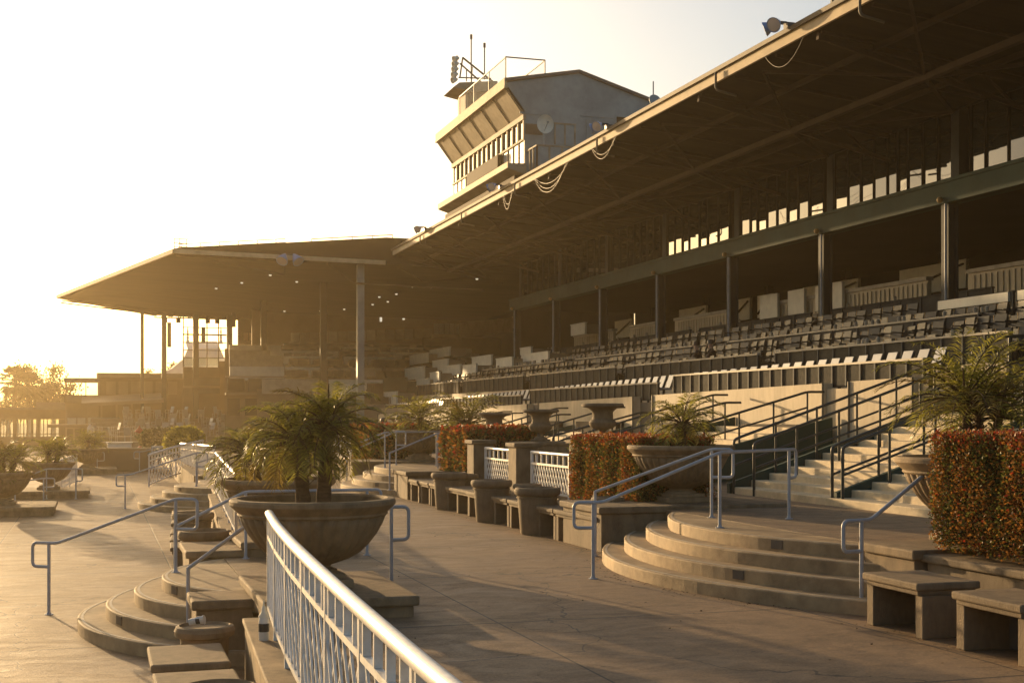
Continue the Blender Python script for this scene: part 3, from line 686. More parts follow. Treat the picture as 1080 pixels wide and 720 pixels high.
x,y,z=far(8,424,150); leafy_tree('low shrubby tree at the left picture edge, beyond the roofs',x,y,-.6,z+.6,2.6,6,1800,.28)
x,y,z=far(166,390,165); leafy_tree('small treetop between the clubhouse posts, left of the white tent',x,y,-.6,z+.6,1.9,7,1400,.28)
x,y,z=far(178,384,165); leafy_tree('treetop right against the white tent',x,y,-.6,z+.6,1.7,8,1400,.28)
x,y,z=far(155,393,165); leafy_tree('lowest of the treetops between the clubhouse posts',x,y,-.6,z+.6,1.3,9,900,.26)
# ------------------------------------------------------------------ GRANDSTAND
gs=thing('grandstand','long open grandstand with dark cantilever roof, green balcony beam and rows of box seats','grandstand',(15,40,.6))
GY0,GY1=8.0,73.0
zw=lambda y: 2.72-.014*(y-22)                      # the cream wall drops slightly along its length
# front wall in lengths between the openings
def wy(px): return y_on(px,15.0)
segs=[(22.0,24.3),(25.3,34.5),(35.9,44.6),(45.8,55.5),(56.6,72.5)]
for a,b in segs:
    m=MB().add([(15,a,.6),(15,b,.6),(15,b,zw(b)),(15,a,zw(a)),(15.22,a,.6),(15.22,b,.6),(15.22,b,zw(b)),(15.22,a,zw(a))],
       [(0,3,2,1),(4,5,6,7),(0,1,5,4),(1,2,6,5),(2,3,7,6),(3,0,4,7)])
    for q in (a+.02,b-.02): m.bar((14.985,q,.6),(14.985,q,zw(q)),.05,.03,1)
    m.build('front_wall',[K['cream'],K['gutter']],gs)
# dark opening backs, green gates
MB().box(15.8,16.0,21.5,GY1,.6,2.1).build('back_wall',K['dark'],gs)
for a,b in ((24.32,25.28),):
    MB().box(15.06,15.12,a,b,.6,2.55).build('gate',K['cream'],gs)
# seating deck: stepped
prof=[(15.23,2.35),(17.2,2.35),(17.2,3.02),(18.5,3.02),(18.5,3.45),(19.8,3.45),(19.8,3.86),(21.0,3.86),(21.0,4.3),(23.0,4.3),(23.0,4.72),(25.0,4.72),(25.0,5.18),(27.0,5.18),(27.0,6.0),(31.0,6.0),(31.0,.8),(15.23,.8)]
MB().ext([(x,z) for x,z in reversed(prof)],'y',22.05,GY1).build('seating_deck',K['deck'],gs)
pn=[(16.95,2.52),(18.5,2.52),(18.5,3.15),(19.8,3.15),(19.8,3.6),(21.0,3.6),(21.0,4.3),(23.0,4.3),(23.0,4.72),(25.0,4.72),(25.0,5.18),(27.0,5.18),(27.0,6.0),(31.0,6.0),(31.0,.5),(16.95,.5)]
MB().ext([(x,z) for x,z in reversed(pn)],'y',GY0,22.02).build('seating_deck',K['deck'],gs)
# main stair (lit), 14 rises, and its landing
def stair(y0,y1,x0,n,z0,tread,rise,m,nm='stair_flight',back=None):
    pr=[(x0,z0)]
    for i in range(n): pr+= [(x0+tread*i,z0+rise*(i+1)),(x0+tread*(i+1),z0+rise*(i+1))]
    xe=x0+tread*n; pr.append((back or xe,z0+rise*n)) if back else None
    pr.append((back or xe,z0-.2)); pr.append((x0,z0-.2))
    return MB().ext(list(reversed(pr)),'y',y0,y1).build(nm,m,gs,bevel=.012)
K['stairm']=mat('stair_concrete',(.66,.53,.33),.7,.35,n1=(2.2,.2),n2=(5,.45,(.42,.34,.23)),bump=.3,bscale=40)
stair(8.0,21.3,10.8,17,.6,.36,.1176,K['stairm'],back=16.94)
# green stringers
def stringer(y,w,x0,z0,x1,z1,hgt,m):
    return MB().ext([(x0,z0-.1),(x1,z1-.1),(x1,z1+hgt),(x0,z0+hgt)],'y',y,y+w).build('stringer',m,gs)
stringer(21.32,.10,10.75,.62,16.9,2.60,.16,K['green'])
stringer(18.0,.09,10.9,.60,16.9,2.58,.20,K['green'])
stringer(12.2,.09,10.9,.60,16.9,2.58,.20,K['green'])
# the second and third flights, with solid green sides
def side_flight(y0,y1,x0,zt,n):
    tr=(15.0-x0)/n; rs=(zt-.6)/n
    stair(y0+.12,y1-.12,x0,n,.6,tr,rs,K['stairm'])
    for yy in (y0,y1-.1):
        MB().ext([(x0-.2,.6),(14.98,.6),(14.98,zt+.22),(x0-.2,.78)],'y',yy,yy+.1).build('stair_side',K['green'],gs)
side_flight(24.9,29.5,10.4,1.72,8); side_flight(36.0,41.0,11.4,1.45,6); side_flight(47.0,52,11.4,1.35,5)
MB().box(12.8,14.97,31.4,35.6,.6,1.4).build('landing',K['deck'],gs)
# stair handrails, dark
def srail(y,x0,z0,x1,z1,nposts,h=.92,mid=True):
    o=MB(); o.tube(fillet([(x0,y,z0),(x0,y,z0+h-.05),(x0+.12,y,z0+h),(x1,y,z1+h),(x1+.4,y,z1+h)],.1),.026,8)
    if mid: o.tube([(x0,y,z0+h*.5),(x1,y,z1+h*.5)],.02,8)
    for i in range(1,nposts+1):
        f=i/nposts; o.tube([(x0+(x1-x0)*f,y,z0+(z1-z0)*f),(x0+(x1-x0)*f,y,z0+(z1-z0)*f+h)],.022,8)
    return o.build('stair_handrail',K['black'],gs,smooth=50)
srail(21.25,10.8,.6,16.6,2.5,7,1.0); srail(20.5,10.8,.6,16.6,2.5,7,.95)
srail(18.05,10.85,.6,16.6,2.5,7,.95); srail(17.75,10.85,.6,16.6,2.5,7,.95)
srail(12.25,10.85,.6,16.6,2.5,7,.95); srail(11.95,10.85,.6,16.6,2.5,7,.95)
for y0,y1,x0,zt in ((24.9,29.5,10.4,1.72),(36,41,11.4,1.45),(47,52,11.4,1.35)):
    srail(y0+.05,x0,.75,14.4,zt+.1,5,.66); srail(y1-.05,x0,.75,14.4,zt+.1,5,.66,False)
    srail((y0+y1)/2,x0+.1,.65,13.6,zt-.3,4,.85,False)
for y in (33.0,44.5):
    srail(y,11.5,.62,14.0,1.2,3,.85,False)
for a,b in ((25.4,28.6),(30.2,34.4),(36.6,40),(42.0,44.4)):
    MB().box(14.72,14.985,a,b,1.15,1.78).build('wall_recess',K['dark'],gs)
# parapets / box rails in bays
def rail_band(x,y0,y1,z0,z1,m,capm,nm='box_rail',pw=1.1,th=.05):
    p=MB().box(x,x+th,y0,y1,z0,z1); n=max(1,int((y1-y0)/pw))
    for i in range(n+1):
        y=y0+(y1-y0)*i/n; p.box(x-.035,x-.002,y-.025,y+.025,z0,z1-.002,1)
    o=p.build(nm,[m,K['column']],gs)
    MB().box(x-.03,x+th+.03,y0,y1,z1+.001,z1+.045).build('rail_cap',capm,o); return o
def bays(y0,y1,L,gap):
    out=[]; y=y0
    while y<y1-1: out.append((y,min(y1,y+L))); y+=L+gap
    return out
for a,b in bays(22.1,72.5,11.6,1.1): rail_band(15.3,a,b,zw((a+b)/2)-.05,zw((a+b)/2)+.42,K['mesh'],K['cap'],pw=.55)
for a,b in bays(22.1,72.5,9.4,1.0): rail_band(17.25,a,b,3.06,3.62,K['mesh'],K['cap'],pw=.7)
for a,b in bays(22.1,72.5,12.0,.05): MB().box(17.19,17.245,a,b,2.37,3.04).build('riser_board',K['cream'],gs)
for a,b in bays(26.5,72.5,13,1.5): rail_band(19.85,a,b,3.88,4.36,K['fence'],K['cap'],pw=1.2)
for a,b in bays(30.2,72.5,8.6,.9): rail_band(23.05,a,b,4.74,5.40,K['fence'],K['fence'],pw=1.0)
for a,b in bays(14,30.0,3.1,.15):
    o=rail_band(21.2,a,b,4.30,4.95,K['mesh'],K['fence'],pw=3.0); MB().box(21.12,21.19,a+.1,b-.1,4.74,4.97).build('name_board',K['pale'],o)
for a,b in bays(9,29.0,6,.1): MB().box(20.94,20.99,a,b,3.88,4.28).build('riser_board',K['cream'],gs)
for a,b in bays(8.2,21.5,4.5,.3): rail_band(18.4,a,b,2.56,3.45,K['mesh'],K['cap'],pw=.8)
# cream corrugated screens behind the boxes
for a,b in ((20,33.9),(35.9,46.8),(49.3,55.0),(56.4,60.3),(62.4,68.2)):
    o=MB().box(25.0,25.12,a,b,5.2,6.22).build('cream_screen',K['panel'],gs)
    r=MB(); k=int((b-a)/.26)
    for i in range(k): r.box(24.965,24.999,a+.26*i+.03,a+.26*i+.13,5.2,6.14)
    r.build('rib',K['panel'],o); MB().box(24.93,25.2,a,b,6.221,6.34).build('screen_cap',K['cap'],o)
for a,b in ((40.6,42.4),(43.2,44.4),(45.2,46.6)):
    MB().box(24.80,24.90,a,b,5.72,6.62).build('white_board',K['pale'],gs)
for a,b in ((37.4,41.2),(43.9,48.0),(50.6,51.9),(52.6,54.2),(57.0,60.0),(66,68.5)):
    o=MB().box(27.5,27.62,a,b,6.2,7.15).build('stair_screen',K['pale'],gs)
    MB().bar((27.46,a+.1,6.25+.75),(27.46,b-.1,6.25+.1),.08,.05).build('stair_stringer',K['dark'],o)
MB().box(23.4,23.5,26.0,72.8,4.73,4.78).build('aisle_kerb',K['cap'],gs)
# balcony beam, floor above, columns
MB().box(21.85,22.35,GY0,GY1-3,7.69,8.32).build('balcony_beam',K['green'],gs,bevel=.02)
MB().box(21.80,21.849,GY0,GY1-3,8.24,8.33).build('beam_flange',K['green'],gs)
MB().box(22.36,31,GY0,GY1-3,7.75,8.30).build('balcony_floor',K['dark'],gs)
COLY=[24.3+6.42*i for i in range(8)]
for i,y in enumerate(COLY):
    c=MB(); c.box(21.92,22.24,y-.02,y+.02,4.0,7.69); c.box(21.92,21.96,y-.16,y+.16,4.0,7.69); c.box(22.20,22.24,y-.16,y+.16,4.0,7.69)
    o=c.build('column',K['column'],gs)
    MB().tube([(21.86,y-.12,4.1),(21.86,y-.12,7.68)],.035,8).build('downpipe',K['greyrail'],o)
    MB().lathe([(.02,-.10),(.07,-.06),(.085,0),(.06,.05),(.03,.06)],14,(21.76,y,7.80)).build('globe_lamp',K['tan'],gs,smooth=60)
    MB().box(22.24,22.60,y-.18,y+.18,8.33,10.3).build('upper_column',K['column'],gs)
# glazed gallery above the beam
gl=MB(); fr=MB(); random.seed(21)
y=GY0+.2; np_=0
while y<GY1-3.4 and np_<100:
    w=random.choice((.55,.62,.62,.80,.80,.45))*1.15
    near=[abs(y+w/2-c)<.35 for c in COLY]
    if not any(near):
        tw=random.uniform(-.03,.03); tl=random.uniform(-.0015,.0025)
        x=22.30
        a,b=y+.025,y+w-.025
        p=MB().add([(x+tw*w/2,a,8.34),(x-tw*w/2,b,8.34),(x-tw*w/2+tl,b,10.28),(x+tw*w/2+tl,a,10.28)],[(0,1,2,3)])
        p.build('window_pane',K['glass'],gs); np_+=1
    fr.box(22.25,22.36,y-.022,y+.022,8.34,10.28)
    y+=w
fr.box(22.24,22.37,GY0,GY1-3,8.331,8.37); fr.box(22.24,22.37,GY0,GY1-3,10.22,10.30)
fr.build('window_frame',K['mull'],gs)
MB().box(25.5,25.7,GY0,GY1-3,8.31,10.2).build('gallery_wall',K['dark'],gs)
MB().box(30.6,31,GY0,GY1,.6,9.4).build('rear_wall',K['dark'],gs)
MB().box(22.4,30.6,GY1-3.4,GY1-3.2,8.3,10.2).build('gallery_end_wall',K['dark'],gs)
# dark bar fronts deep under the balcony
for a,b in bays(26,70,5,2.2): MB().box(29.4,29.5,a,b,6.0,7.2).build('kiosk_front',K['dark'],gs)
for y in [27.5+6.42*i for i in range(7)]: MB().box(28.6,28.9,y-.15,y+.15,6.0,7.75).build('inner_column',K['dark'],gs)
# roof
rz=lambda x: 10.94-.105*(x-16)
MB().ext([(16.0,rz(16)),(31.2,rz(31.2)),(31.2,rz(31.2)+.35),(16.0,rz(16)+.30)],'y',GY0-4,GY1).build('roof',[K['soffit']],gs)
MB().ext([(15.9,rz(16)+.302),(31.2,rz(31.2)+.352),(31.2,rz(31.2)+.42),(15.9,rz(16)+.37)],'y',GY0-4,GY1).build('roof_covering',K['roofing'],gs)
MB().box(15.93,15.998,GY0-4,GY1,rz(16)-.02,rz(16)+.30).build('fascia',K['trim'],gs)
g_=MB().ext([(15.82,rz(16)+.32),(15.85,rz(16)+.23),(15.91,rz(16)+.23),(15.929,rz(16)+.32)],'y',GY0-4,GY1); g_.build('gutter',K['gutter'],gs)
# gutter outlets
for y in (25.2,32.2,41,50,58,66):
    MB().tube(fillet([(15.83,y,rz(16)+.2),(15.83,y,rz(16)-.28),(16.45,y+.02,rz(16)-.38)],.12),.035,8).build('gutter_outlet',K['gutter'],gs,smooth=50)
# roof steel: girders along, rafters across, bracing
tr=MB()
for x,dz,w in ((17.6,.12,.12),(19.0,.55,.16),(20.5,.12,.12)): tr.bar((x,GY0-2,rz(x)-dz),(x,GY1-.5,rz(x)-dz),w,w)
tr.build('girder',K['truss'],gs)
for i in range(-1,9):
    y=21.0+6.42*i
    if y>GY1: break
    r=MB(); r.bar((16.1,y,rz(16.1)-.10),(22.2,y,rz(22)-.12),.12,.18); r.bar((16.4,y,rz(16.4)-.16),(22.2,y,rz(22)-.85),.10,.10)
    for xa,xb in ((17.5,18.6),(18.6,19.0),(19.0,20.6),(20.6,21.6)): 
        f=lambda x:(x-16.4)/5.8*.69
        r.bar((xa,y,rz(xa)-.12),(xb,y,rz(xb)-.16-f(xb)),.06,.06)
    r.build('rafter',K['truss'],gs)
    b=MB(); b.bar((19.0,y,rz(19)-.55),(22.1,y+3.2,rz(22)-.15),.09,.09); b.bar((22.1,y+3.2,rz(22)-.15),(19,y+6.42,rz(19)-.55),.09,.09); b.bar((19.0,y,rz(19)-.5),(16.4,y+3.2,rz(16.4)-.1),.07,.07); b.bar((16.4,y+3.2,rz(16.4)-.1),(19,y+6.42,rz(19)-.5),.07,.07)
    b.build('brace',K['truss'],gs)
pu=MB()
for i in range(int((GY1-GY0)/2.14)):
    y=GY0+2.14*i; pu.bar((16.1,y,rz(16.1)-.045),(22.2,y,rz(22.2)-.045),.07,.08)
pu.build('purlin',K['truss'],gs)
# ------------------------------------------------------------------ seats
def seat_mesh(kind):
    b=MB(); 
    if kind==0:     # shell seat facing the track (-x): pan, raked back
        b.ext([(-.22,.40),(.16,.37),(.17,.41),(-.21,.445)],'y',-.19,.19,1)
        b.ext([(.14,.40),(.28,.80),(.31,.79),(.18,.38)],'y',-.19,.19,0)
        b.ext([(.122,.44),(.262,.80),(.275,.805),(.137,.43)],'y',-.165,.165,1)
        b.box(-.02,.04,-.03,.03,0,.38,0)
    else:           # box chair, one back edge painted tan as if catching the sun
        b.box(-.18,.18,-.20,.20,.38,.43,0); b.ext([(.14,.43),(.20,.43),(.25,.76),(.20,.77)],'y',-.20,.20,0)
        b.box(.185,.235,.201,.222,.56,.76,2); b.bar((-.16,-.21,.58),(.2,-.21,.58),.04,.03,0); b.bar((-.16,.21,.58),(.2,.21,.58),.04,.03,0)
        for x in (-.17,.17):
            for y in (-.18,.18): b.box(x-.015,x+.015,y-.015,y+.015,0,.38,0)
    return b
mats3=[K['seatd'],K['seatl'],K['tan']]
plan=[]; rs=random.Random(5)
y=22.5
while y<72:
    if not any(abs(y-g)<.8 for g in (34.5,46.6,58.7)): plan.append((15.72,y,zw(y)-.19,0,0))
    y+=.56
for X,z,y0,sp in ((17.75,3.02,22.4,.56),(18.15,3.02,22.7,.60),(18.95,3.45,23.5,.54),(19.4,3.45,23.8,.60),(20.25,3.86,24.5,.56),(20.7,3.86,24.5,.6),(21.4,4.3,31,.62),(23.6,4.72,33,.62)):
    y=y0
    while y<71.5:
        if rs.random()>.12: plan.append((X+rs.uniform(-.06,.06),y+rs.uniform(-.05,.05),z,1,rs.uniform(-.2,.2)))
        y+=sp*rs.uniform(.85,1.25)
for X,z in ((18.95,3.16),(20.2,3.61),(21.6,4.31)):
    y=9.0
    while y<21: plan.append((X,y,z,1,rs.uniform(-.3,.3))); y+=.75
plan.sort(key=lambda p:p[1])
proto={}
for k in (0,1):
    o=seat_mesh(k).build('box_seat',mats3,None,bevel=0); proto[k]=o; o.parent=gs; o.hide_render=False
first={0:True,1:True}; rest=MB(); cnt=0
for (X,Y,Z,k,a) in plan:
    if cnt<100 and Y>21.5:
        o=proto[k] if first[k] else proto[k].copy()
        if not first[k]: COL.objects.link(o); o.parent=gs
        first[k]=False
        o.location=(X-15,Y-40,Z-.6); o.rotation_euler=(0,0,a); cnt+=1
    else:
        b=seat_mesh(k); M=Matrix.Rotation(a,3,'Z'); o_=len(rest.v)
        rest.v+= [tuple(M@Vector(p)+Vector((X,Y,Z))) for p in b.v]; rest.f+=[tuple(i+o_ for i in f) for f in b.f]; rest.m+=b.m
tag(rest.build('far_seats',mats3,gs),kind='stuff')
# small lit bits on the rails: cup holders, numbers, tables
tb=MB()
for i in range(90):
    y=rs.uniform(22.5,70); X,z=rs.choice(((17.28,3.66),(19.88,4.40),(19.88,4.40),(23.1,5.44)))
    tb.lathe([(.045,0),(.055,.10),(.02,.14)],8,(X,y,z))
tag(tb.build('cup_holders',K['cap'],gs),kind='stuff')
# ------------------------------------------------------------------ floodlights and cables on the roof edge
def floodlight(label,px,s=1.0):
    y=y_on(px,15.9); z=rz(16)+.28
    t=thing('floodlight',label,'floodlight',(15.75,y,z),'floodlights on the grandstand roof edge')
    b=MB(); b.bar((15.98,y,z-.02),(15.98,y,z+.28),.07,.07); b.bar((15.98,y,z+.25),(15.62,y,z+.25),.07,.07); b.obox((15.95,y-.2,z+.12),.2,.2,.14); b.build('bracket',K['label'],t)
    for dy,az,tilt in ((-.17,-.6,.5),(.17,.65,.35)):
        c=Vector((15.60,y+dy,z+.16)); d=Vector((-math.cos(az)*math.cos(tilt),math.sin(az)*.8,-math.sin(tilt))).normalized()
        Mq=d.to_track_quat('Z','Y').to_matrix()
        pr=[(.05,-.30),(.09,-.26),(.10,-.18),(.14,-.10),(.23,.02),(.29,.16),(.30,.18),(.275,.18),(.20,.03),(.05,-.06)]
        h=rot(MB().lathe([(r*s,q*s) for r,q in pr],24),Mq,c).build('lamp_shell',K['blue'],t,smooth=40)
        rot(MB().lathe([(.27*s,.165*s),(.14*s,.185*s),(.02*s,.19*s)],24),Mq,c).build('lens',K['silver'],h,smooth=50)
    return t
floodlight('blue twin floodlight highest on the roof edge, at top right',826,.62)
floodlight('twin floodlight on the roof edge just below the press box balcony',638,.62)
floodlight('twin floodlight on the roof edge under the press box front',526,.62)
floodlight('twin floodlight lowest on the roof edge, near its far end',447,.62)
t=thing('floodlight','floodlight hanging under the near edge of the far clubhouse roof','floodlight',(10.4,74.6,10.9),'floodlights on the grandstand roof edge')
for dy in (-.35,.35):
    c=Vector((10.4+dy,74.5,10.75)); Mq=Vector((dy*1.2,-.6,-.8)).normalized().to_track_quat('Z','Y').to_matrix()
    h=rot(MB().lathe([(.06,-.3),(.12,-.2),(.28,.12),(.34,.3),(.30,.3),(.1,0)],20),Mq,c).build('lamp_shell',K['blue'],t,smooth=40)
    rot(MB().lathe([(.31,.29),(.02,.31)],20),Mq,c).build('lens',K['silver'],h)
MB().bar((10.0,74.9,11.0),(10.8,74.9,11.0),.08,.08).build('bracket',K['label'],t)
def sag(label,pxa,pxb,drops):
    ya,yb=y_on(pxa,15.9),y_on(pxb,15.9); t=thing('hanging_cable',label,'cable',(15.9,(ya+yb)/2,rz(16)),'cables drooping from the roof edge')
    for k,d in enumerate(drops):
        MB().tube([(15.88-.04*k,ya+(yb-ya)*i/14,rz(16)-.08-d*(1-(2*i/14-1)**2)) for i in range(15)],.0065,6).build('cable',K['cable'],t,smooth=60)
sag('single cable drooping below the highest floodlight',848,808,(.45,))
sag('bundle of cables drooping from the roof edge below the press box',650,626,(.35,.5))
sag('longest bundle of drooping cables, under the press box front',600,566,(.4,.6,.75))
sag('short drooping cables beside the lower floodlights',541,532,(.4,.6))
# lattice box standing on the roof, cut by the top edge
t=thing('roof_cage','dark lattice cage on the roof edge, cut by the top of the picture','cage',(16.1,27,rz(16)+.4))
b=MB()
ya,yb=y_on(905,16.1),y_on(878,16.1)
for y in (ya,(ya+yb)/2,yb): b.bar((16.1,y,rz(16)+.37),(16.1,y,rz(16)+1.3),.07,.07)
b.build('post',K['label'],t)
b=MB()
for i in range(10):
    f=i/9; b.bar((16.1,ya+(yb-ya)*f,rz(16)+.4),(16.1,ya+(yb-ya)*max(0,f-.25),rz(16)+1.25),.03,.03); b.bar((16.1,ya+(yb-ya)*f,rz(16)+.4),(16.1,ya+(yb-ya)*min(1,f+.25),rz(16)+1.25),.03,.03)
b.bar((16.1,ya,rz(16)+.45),(16.1,yb,rz(16)+.45),.06,.06); b.bar((16.1,ya,rz(16)+1.25),(16.1,yb,rz(16)+1.25),.06,.06)
b.build('lattice',K['label'],t)
t=thing('roof_antenna','thin mast with a small round dish on the main roof, right of the press box','antenna',(17,48,11.2))
yy=y_on(689,17.0); zt=z_of(86,17,yy)
MB().tube([(17,yy,rz(17)+.3),(17,yy,zt)],.02,6).build('mast',K['label'],t)
rot(MB().lathe([(.02,-.08),(.16,-.05),(.20,.02),(.20,.04),(.02,.02)],18),Matrix.Rotation(R(70),3,'X'),(17,yy-.1,z_of(107,17,yy))).build('dish',K['siding'],t,smooth=50)
# ------------------------------------------------------------------ PRESS BOX on the main roof
YN,YF=58.3,71.2
pb=thing('press_box','grey-green gabled press box with slanted visor and window band, high on the roof','press box',(20,64,11))
gable=[(18.95,10.9),(29.5,10.4),(29.5,15.7),(21.6,18.05),(18.0,17.35),(18.0,17.02),(18.93,15.86)]
MB().ext([(x,z) for x,z in reversed([(18.95,10.9),(29.5,10.4),(29.5,15.6),(21.6,17.95),(18.12,17.28),(18.05,17.02),(18.93,15.86)])],'y',YN,YN+.15).build('gable_wall',K['siding'],pb)
MB().ext([(x,z) for x,z in reversed([(18.95,10.9),(29.5,10.4),(29.5,15.6),(21.6,17.95),(18.12,17.28),(18.05,17.02),(18.93,15.86)])],'y',YF-.15,YF).build('gable_wall',K['siding'],pb)
MB().box(29.4,29.6,YN,YF,10.4,15.6).build('rear_wall',K['siding'],pb)
MB().ext(list(reversed([(21.6,17.96),(29.9,15.5),(29.9,15.64),(21.6,18.1)])),'y',YN-.12,YF+.1).build('roof',K['roofing'],pb)
MB().ext(list(reversed([(18.0,17.30),(21.6,17.96),(21.6,18.1),(18.0,17.44)])),'y',YN-.12,YF+.1).build('roof',K['roofing'],pb)
MB().ext(list(reversed([(18.04,17.02),(18.93,15.82),(19.03,15.9),(18.15,17.05)])),'y',YN,YF).build('visor',K['boothc'],pb)
for i in range(7):
    y=YN+.1+(YF-YN-.2)*i/6; MB().bar((18.02,y,17.0),(18.90,y,15.84),.025,.04).build('visor_rib',K['boothc'],pb)
MB().box(17.92,18.10,YN-.1,YF,16.98,17.08).build('eave_gutter',K['trim'],pb)
MB().box(17.95,18.08,YN-.05,YF,17.081,17.46).build('eave_fascia',K['trim'],pb)
MB().box(18.86,19.0,YN-.02,YF,15.62,15.85).build('window_head',K['boothc'],pb)
# window band
n=15
for i in range(n):
    a=YN+.1+(YF-YN-.2)*i/n; b=YN+.1+(YF-YN-.2)*(i+1)/n
    o=MB().box(18.98,19.0,a+.13,b-.13,14.78,15.60).build('window_pane',K['glass2'],pb)
    f=MB(); f.box(18.90,19.06,a-.07,a+.10,14.75,15.62); f.build('window_frame',K['boothc'],pb)
    MB().box(18.97,19.0,a+.11,b-.08,13.62,14.66).build('lower_panel',K['frost'],pb)
    MB().box(18.93,18.99,a-.03,a+.05,13.6,14.68).build('panel_mullion',K['boothc'],pb)
MB().box(18.90,19.1,YN+.02,YF,14.68,14.77).build('window_sill',K['boothc'],pb)
MB().box(18.66,18.9,YN+3.4,YN+9.0,14.0,14.62).build('camera_hide',K['dark'],pb)
# balcony slab and lower wall
MB().ext(list(reversed([(18.15,13.32),(19.0,13.05),(19.0,13.58),(18.15,13.55)])),'y',YN-.05,YF+.1).build('balcony_slab',K['boothc'],pb)
MB().box(18.10,18.149,YN-.05,YF+.1,13.34,13.62).build('balcony_edge',K['trim'],pb)
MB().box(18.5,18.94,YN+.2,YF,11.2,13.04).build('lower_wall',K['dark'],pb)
# near end balcony
MB().box(19.0,24.0,YN-1.5,YN-.01,12.9,13.1).build('end_balcony_floor',K['siding'],pb)
r=MB(); 
for x in [19.05+.6*i for i in range(9)]: r.bar((x,YN-1.46,13.1),(x,YN-1.46,14.15),.07,.05)
for y in (YN-1.46,YN-.95,YN-.45): r.bar((19.05,y,13.1),(19.05,y,14.15),.07,.05)
r.bar((19.02,YN-1.46,14.15),(24,YN-1.46,14.15),.07,.07); r.bar((19.05,YN-1.46,14.15),(19.05,YN,14.15),.07,.07)
r.build('end_balcony_rail',K['boothc'],pb)
MB().box(19.1,24,YN-1.43,YN-1.41,13.15,14.08).build('end_balcony_screen',K['siding'],pb)
MB().box(19.0,19.6,YN-1.40,YN-.02,11.0,12.89).build('end_balcony_wall',K['boothc'],pb)
# openings on the gable
def frontal(px0,px1,py0,py1,Y):
    x0,x1=x_on(px0,Y),x_on(px1,Y); xm=(x0+x1)/2; return x0,x1,z_of(py1,xm,Y),z_of(py0,xm,Y)
def pwin(px0,px1,py0,py1,nm,m,fm=None,div=0):
    x0,x1,z0,z1=frontal(px0,px1,py0,py1,YN)
    o=MB().box(x0,x1,YN-.03,YN-.005,z0,z1).build(nm,m,pb)
    if fm:
        b=MB()
        for i in range(div+2):
            x=x0+(x1-x0)*i/(div+1); b.box(x-.04,x+.04,YN-.05,YN-.031,z0,z1)
        b.box(x0-.05,x1+.05,YN-.055,YN-.031,z1,z1+.08); b.build('frame',fm,o)
pwin(585,606,132,153,'door',K['siding'],K['boothc'],1)
pwin(619,642,128,150,'window',K['siding'],K['siding'],2)
pwin(649,668,124,138,'doorway',K['dark'],K['siding'],0)
pwin(554,572,131,142,'dark_panel',K['brown'])
pwin(548,581,119,121,'cornice',K['siding'])
pwin(612,650,122,124,'cornice',K['siding'])
t=thing('satellite_dish','pale round satellite dish on the press box gable balcony','satellite dish',(20,57.5,14))
x,z=x_on(574.5,57.2),z_of(131,x_on(574.5,57.2),57.2)
rot(MB().lathe([(.02,-.08),(.22,-.05),(.36,.0),(.42,.06),(.425,.065),(.36,.02),(.2,-.03),(.02,-.055)],32),Matrix.Rotation(R(97),3,'X')@Matrix.Rotation(R(8),3,'Y'),(x,57.2,z)).build('dish',K['pale'],t,smooth=60)
b=MB(); b.tube([(x,57.3,13.1),(x,57.3,z)],.045,8); b.bar((x,57.25,z-.3),(x,56.75,z),.025,.025); b.obox((x,56.75,z),.08,.1,.08); b.build('mount',K['siding'],t)
# stair head block and lighting platform at the far end of the roof
bl=thing('roof_platform','concrete platform with stub tower on the press box roof, under the bank of lamps','platform',(18.8,69.5,17))
def zb(py,Y,X): return z_of(py,X,Y)
Yp=69.0; x0=x_on(491,Yp); x1=x_on(523,Yp)
MB().box(x0,x1,Yp,Yp+1.6,zb(125,Yp,x0),zb(93,Yp,x0)).build('stub_tower',K['boothc'],bl)
MB().box(x0+.12,x0+.4,Yp-.02,Yp-.001,zb(118,Yp,x0),zb(97,Yp,x0)).build('louvre',K['dark'],bl)
xs=x_on(477,Yp); MB().ext([(xs,zb(93,Yp,xs)),(x_on(497,Yp),zb(97,Yp,xs)),(x1,zb(97,Yp,x1)),(x1,zb(87,Yp,x1)),(x_on(483,Yp),zb(88,Yp,xs))],'y',Yp-.3,Yp+1.9).build('slab',K['boothc'],bl)
lb=thing('lamp_bank','tilted bank of round lamps on a braced steel frame, above the press box','floodlight bank',(xs,Yp,18))
P=lambda px,py,dy=0: (x_on(px,Yp+dy),Yp+dy,z_of(py,x_on(px,Yp+dy),Yp+dy))
b=MB()
for dy in (0,1.4):
    b.bar(P(488,61,dy),P(523,89,dy),.08,.08); b.bar(P(485,67,dy),P(511,90,dy),.07,.07); b.bar(P(488,61,dy),P(485,82,dy),.07,.07); b.bar(P(484,82,dy),P(518,83,dy),.06,.06); b.bar(P(498,71,dy),P(497,88,dy),.06,.06); b.bar(P(492,74,dy),P(492,86,dy),.05,.05)
b.bar(P(488,61),P(488,61,1.4),.06,.06); b.bar(P(484,82),P(484,82,1.4),.06,.06)
b.build('frame',K['gutter'],lb)
b=MB(); b.bar(P(482,59,-.1),P(480,86,-.1),.08,.08); b.bar(P(482,59,1.5),P(480,86,1.5),.08,.08); b.build('lamp_pole',K['gutter'],lb)
for i in range(5):
    for dy in (-.1,.5,1.0,1.5):
        q=Vector(P(481-.4*i,62+5.6*i,dy)); d=Vector((-.85,-.2,-.35)).normalized(); Mq=d.to_track_quat('Z','Y').to_matrix()
        rot(MB().lathe([(.06,-.18),(.10,-.1),(.15,.06),(.17,.16),(.15,.16),(.05,.08)],16),Mq,q).build('lamp',K['pale'],lb,smooth=40)
rc=thing('roof_railing','mesh safety cage along the front edge of the press box roof','railing',(18.3,62,17.4))
Ya,Yb=YN+.1,66.5
corner=(18.05,Ya); 
b=MB(); mp=MB(); zt=18.45
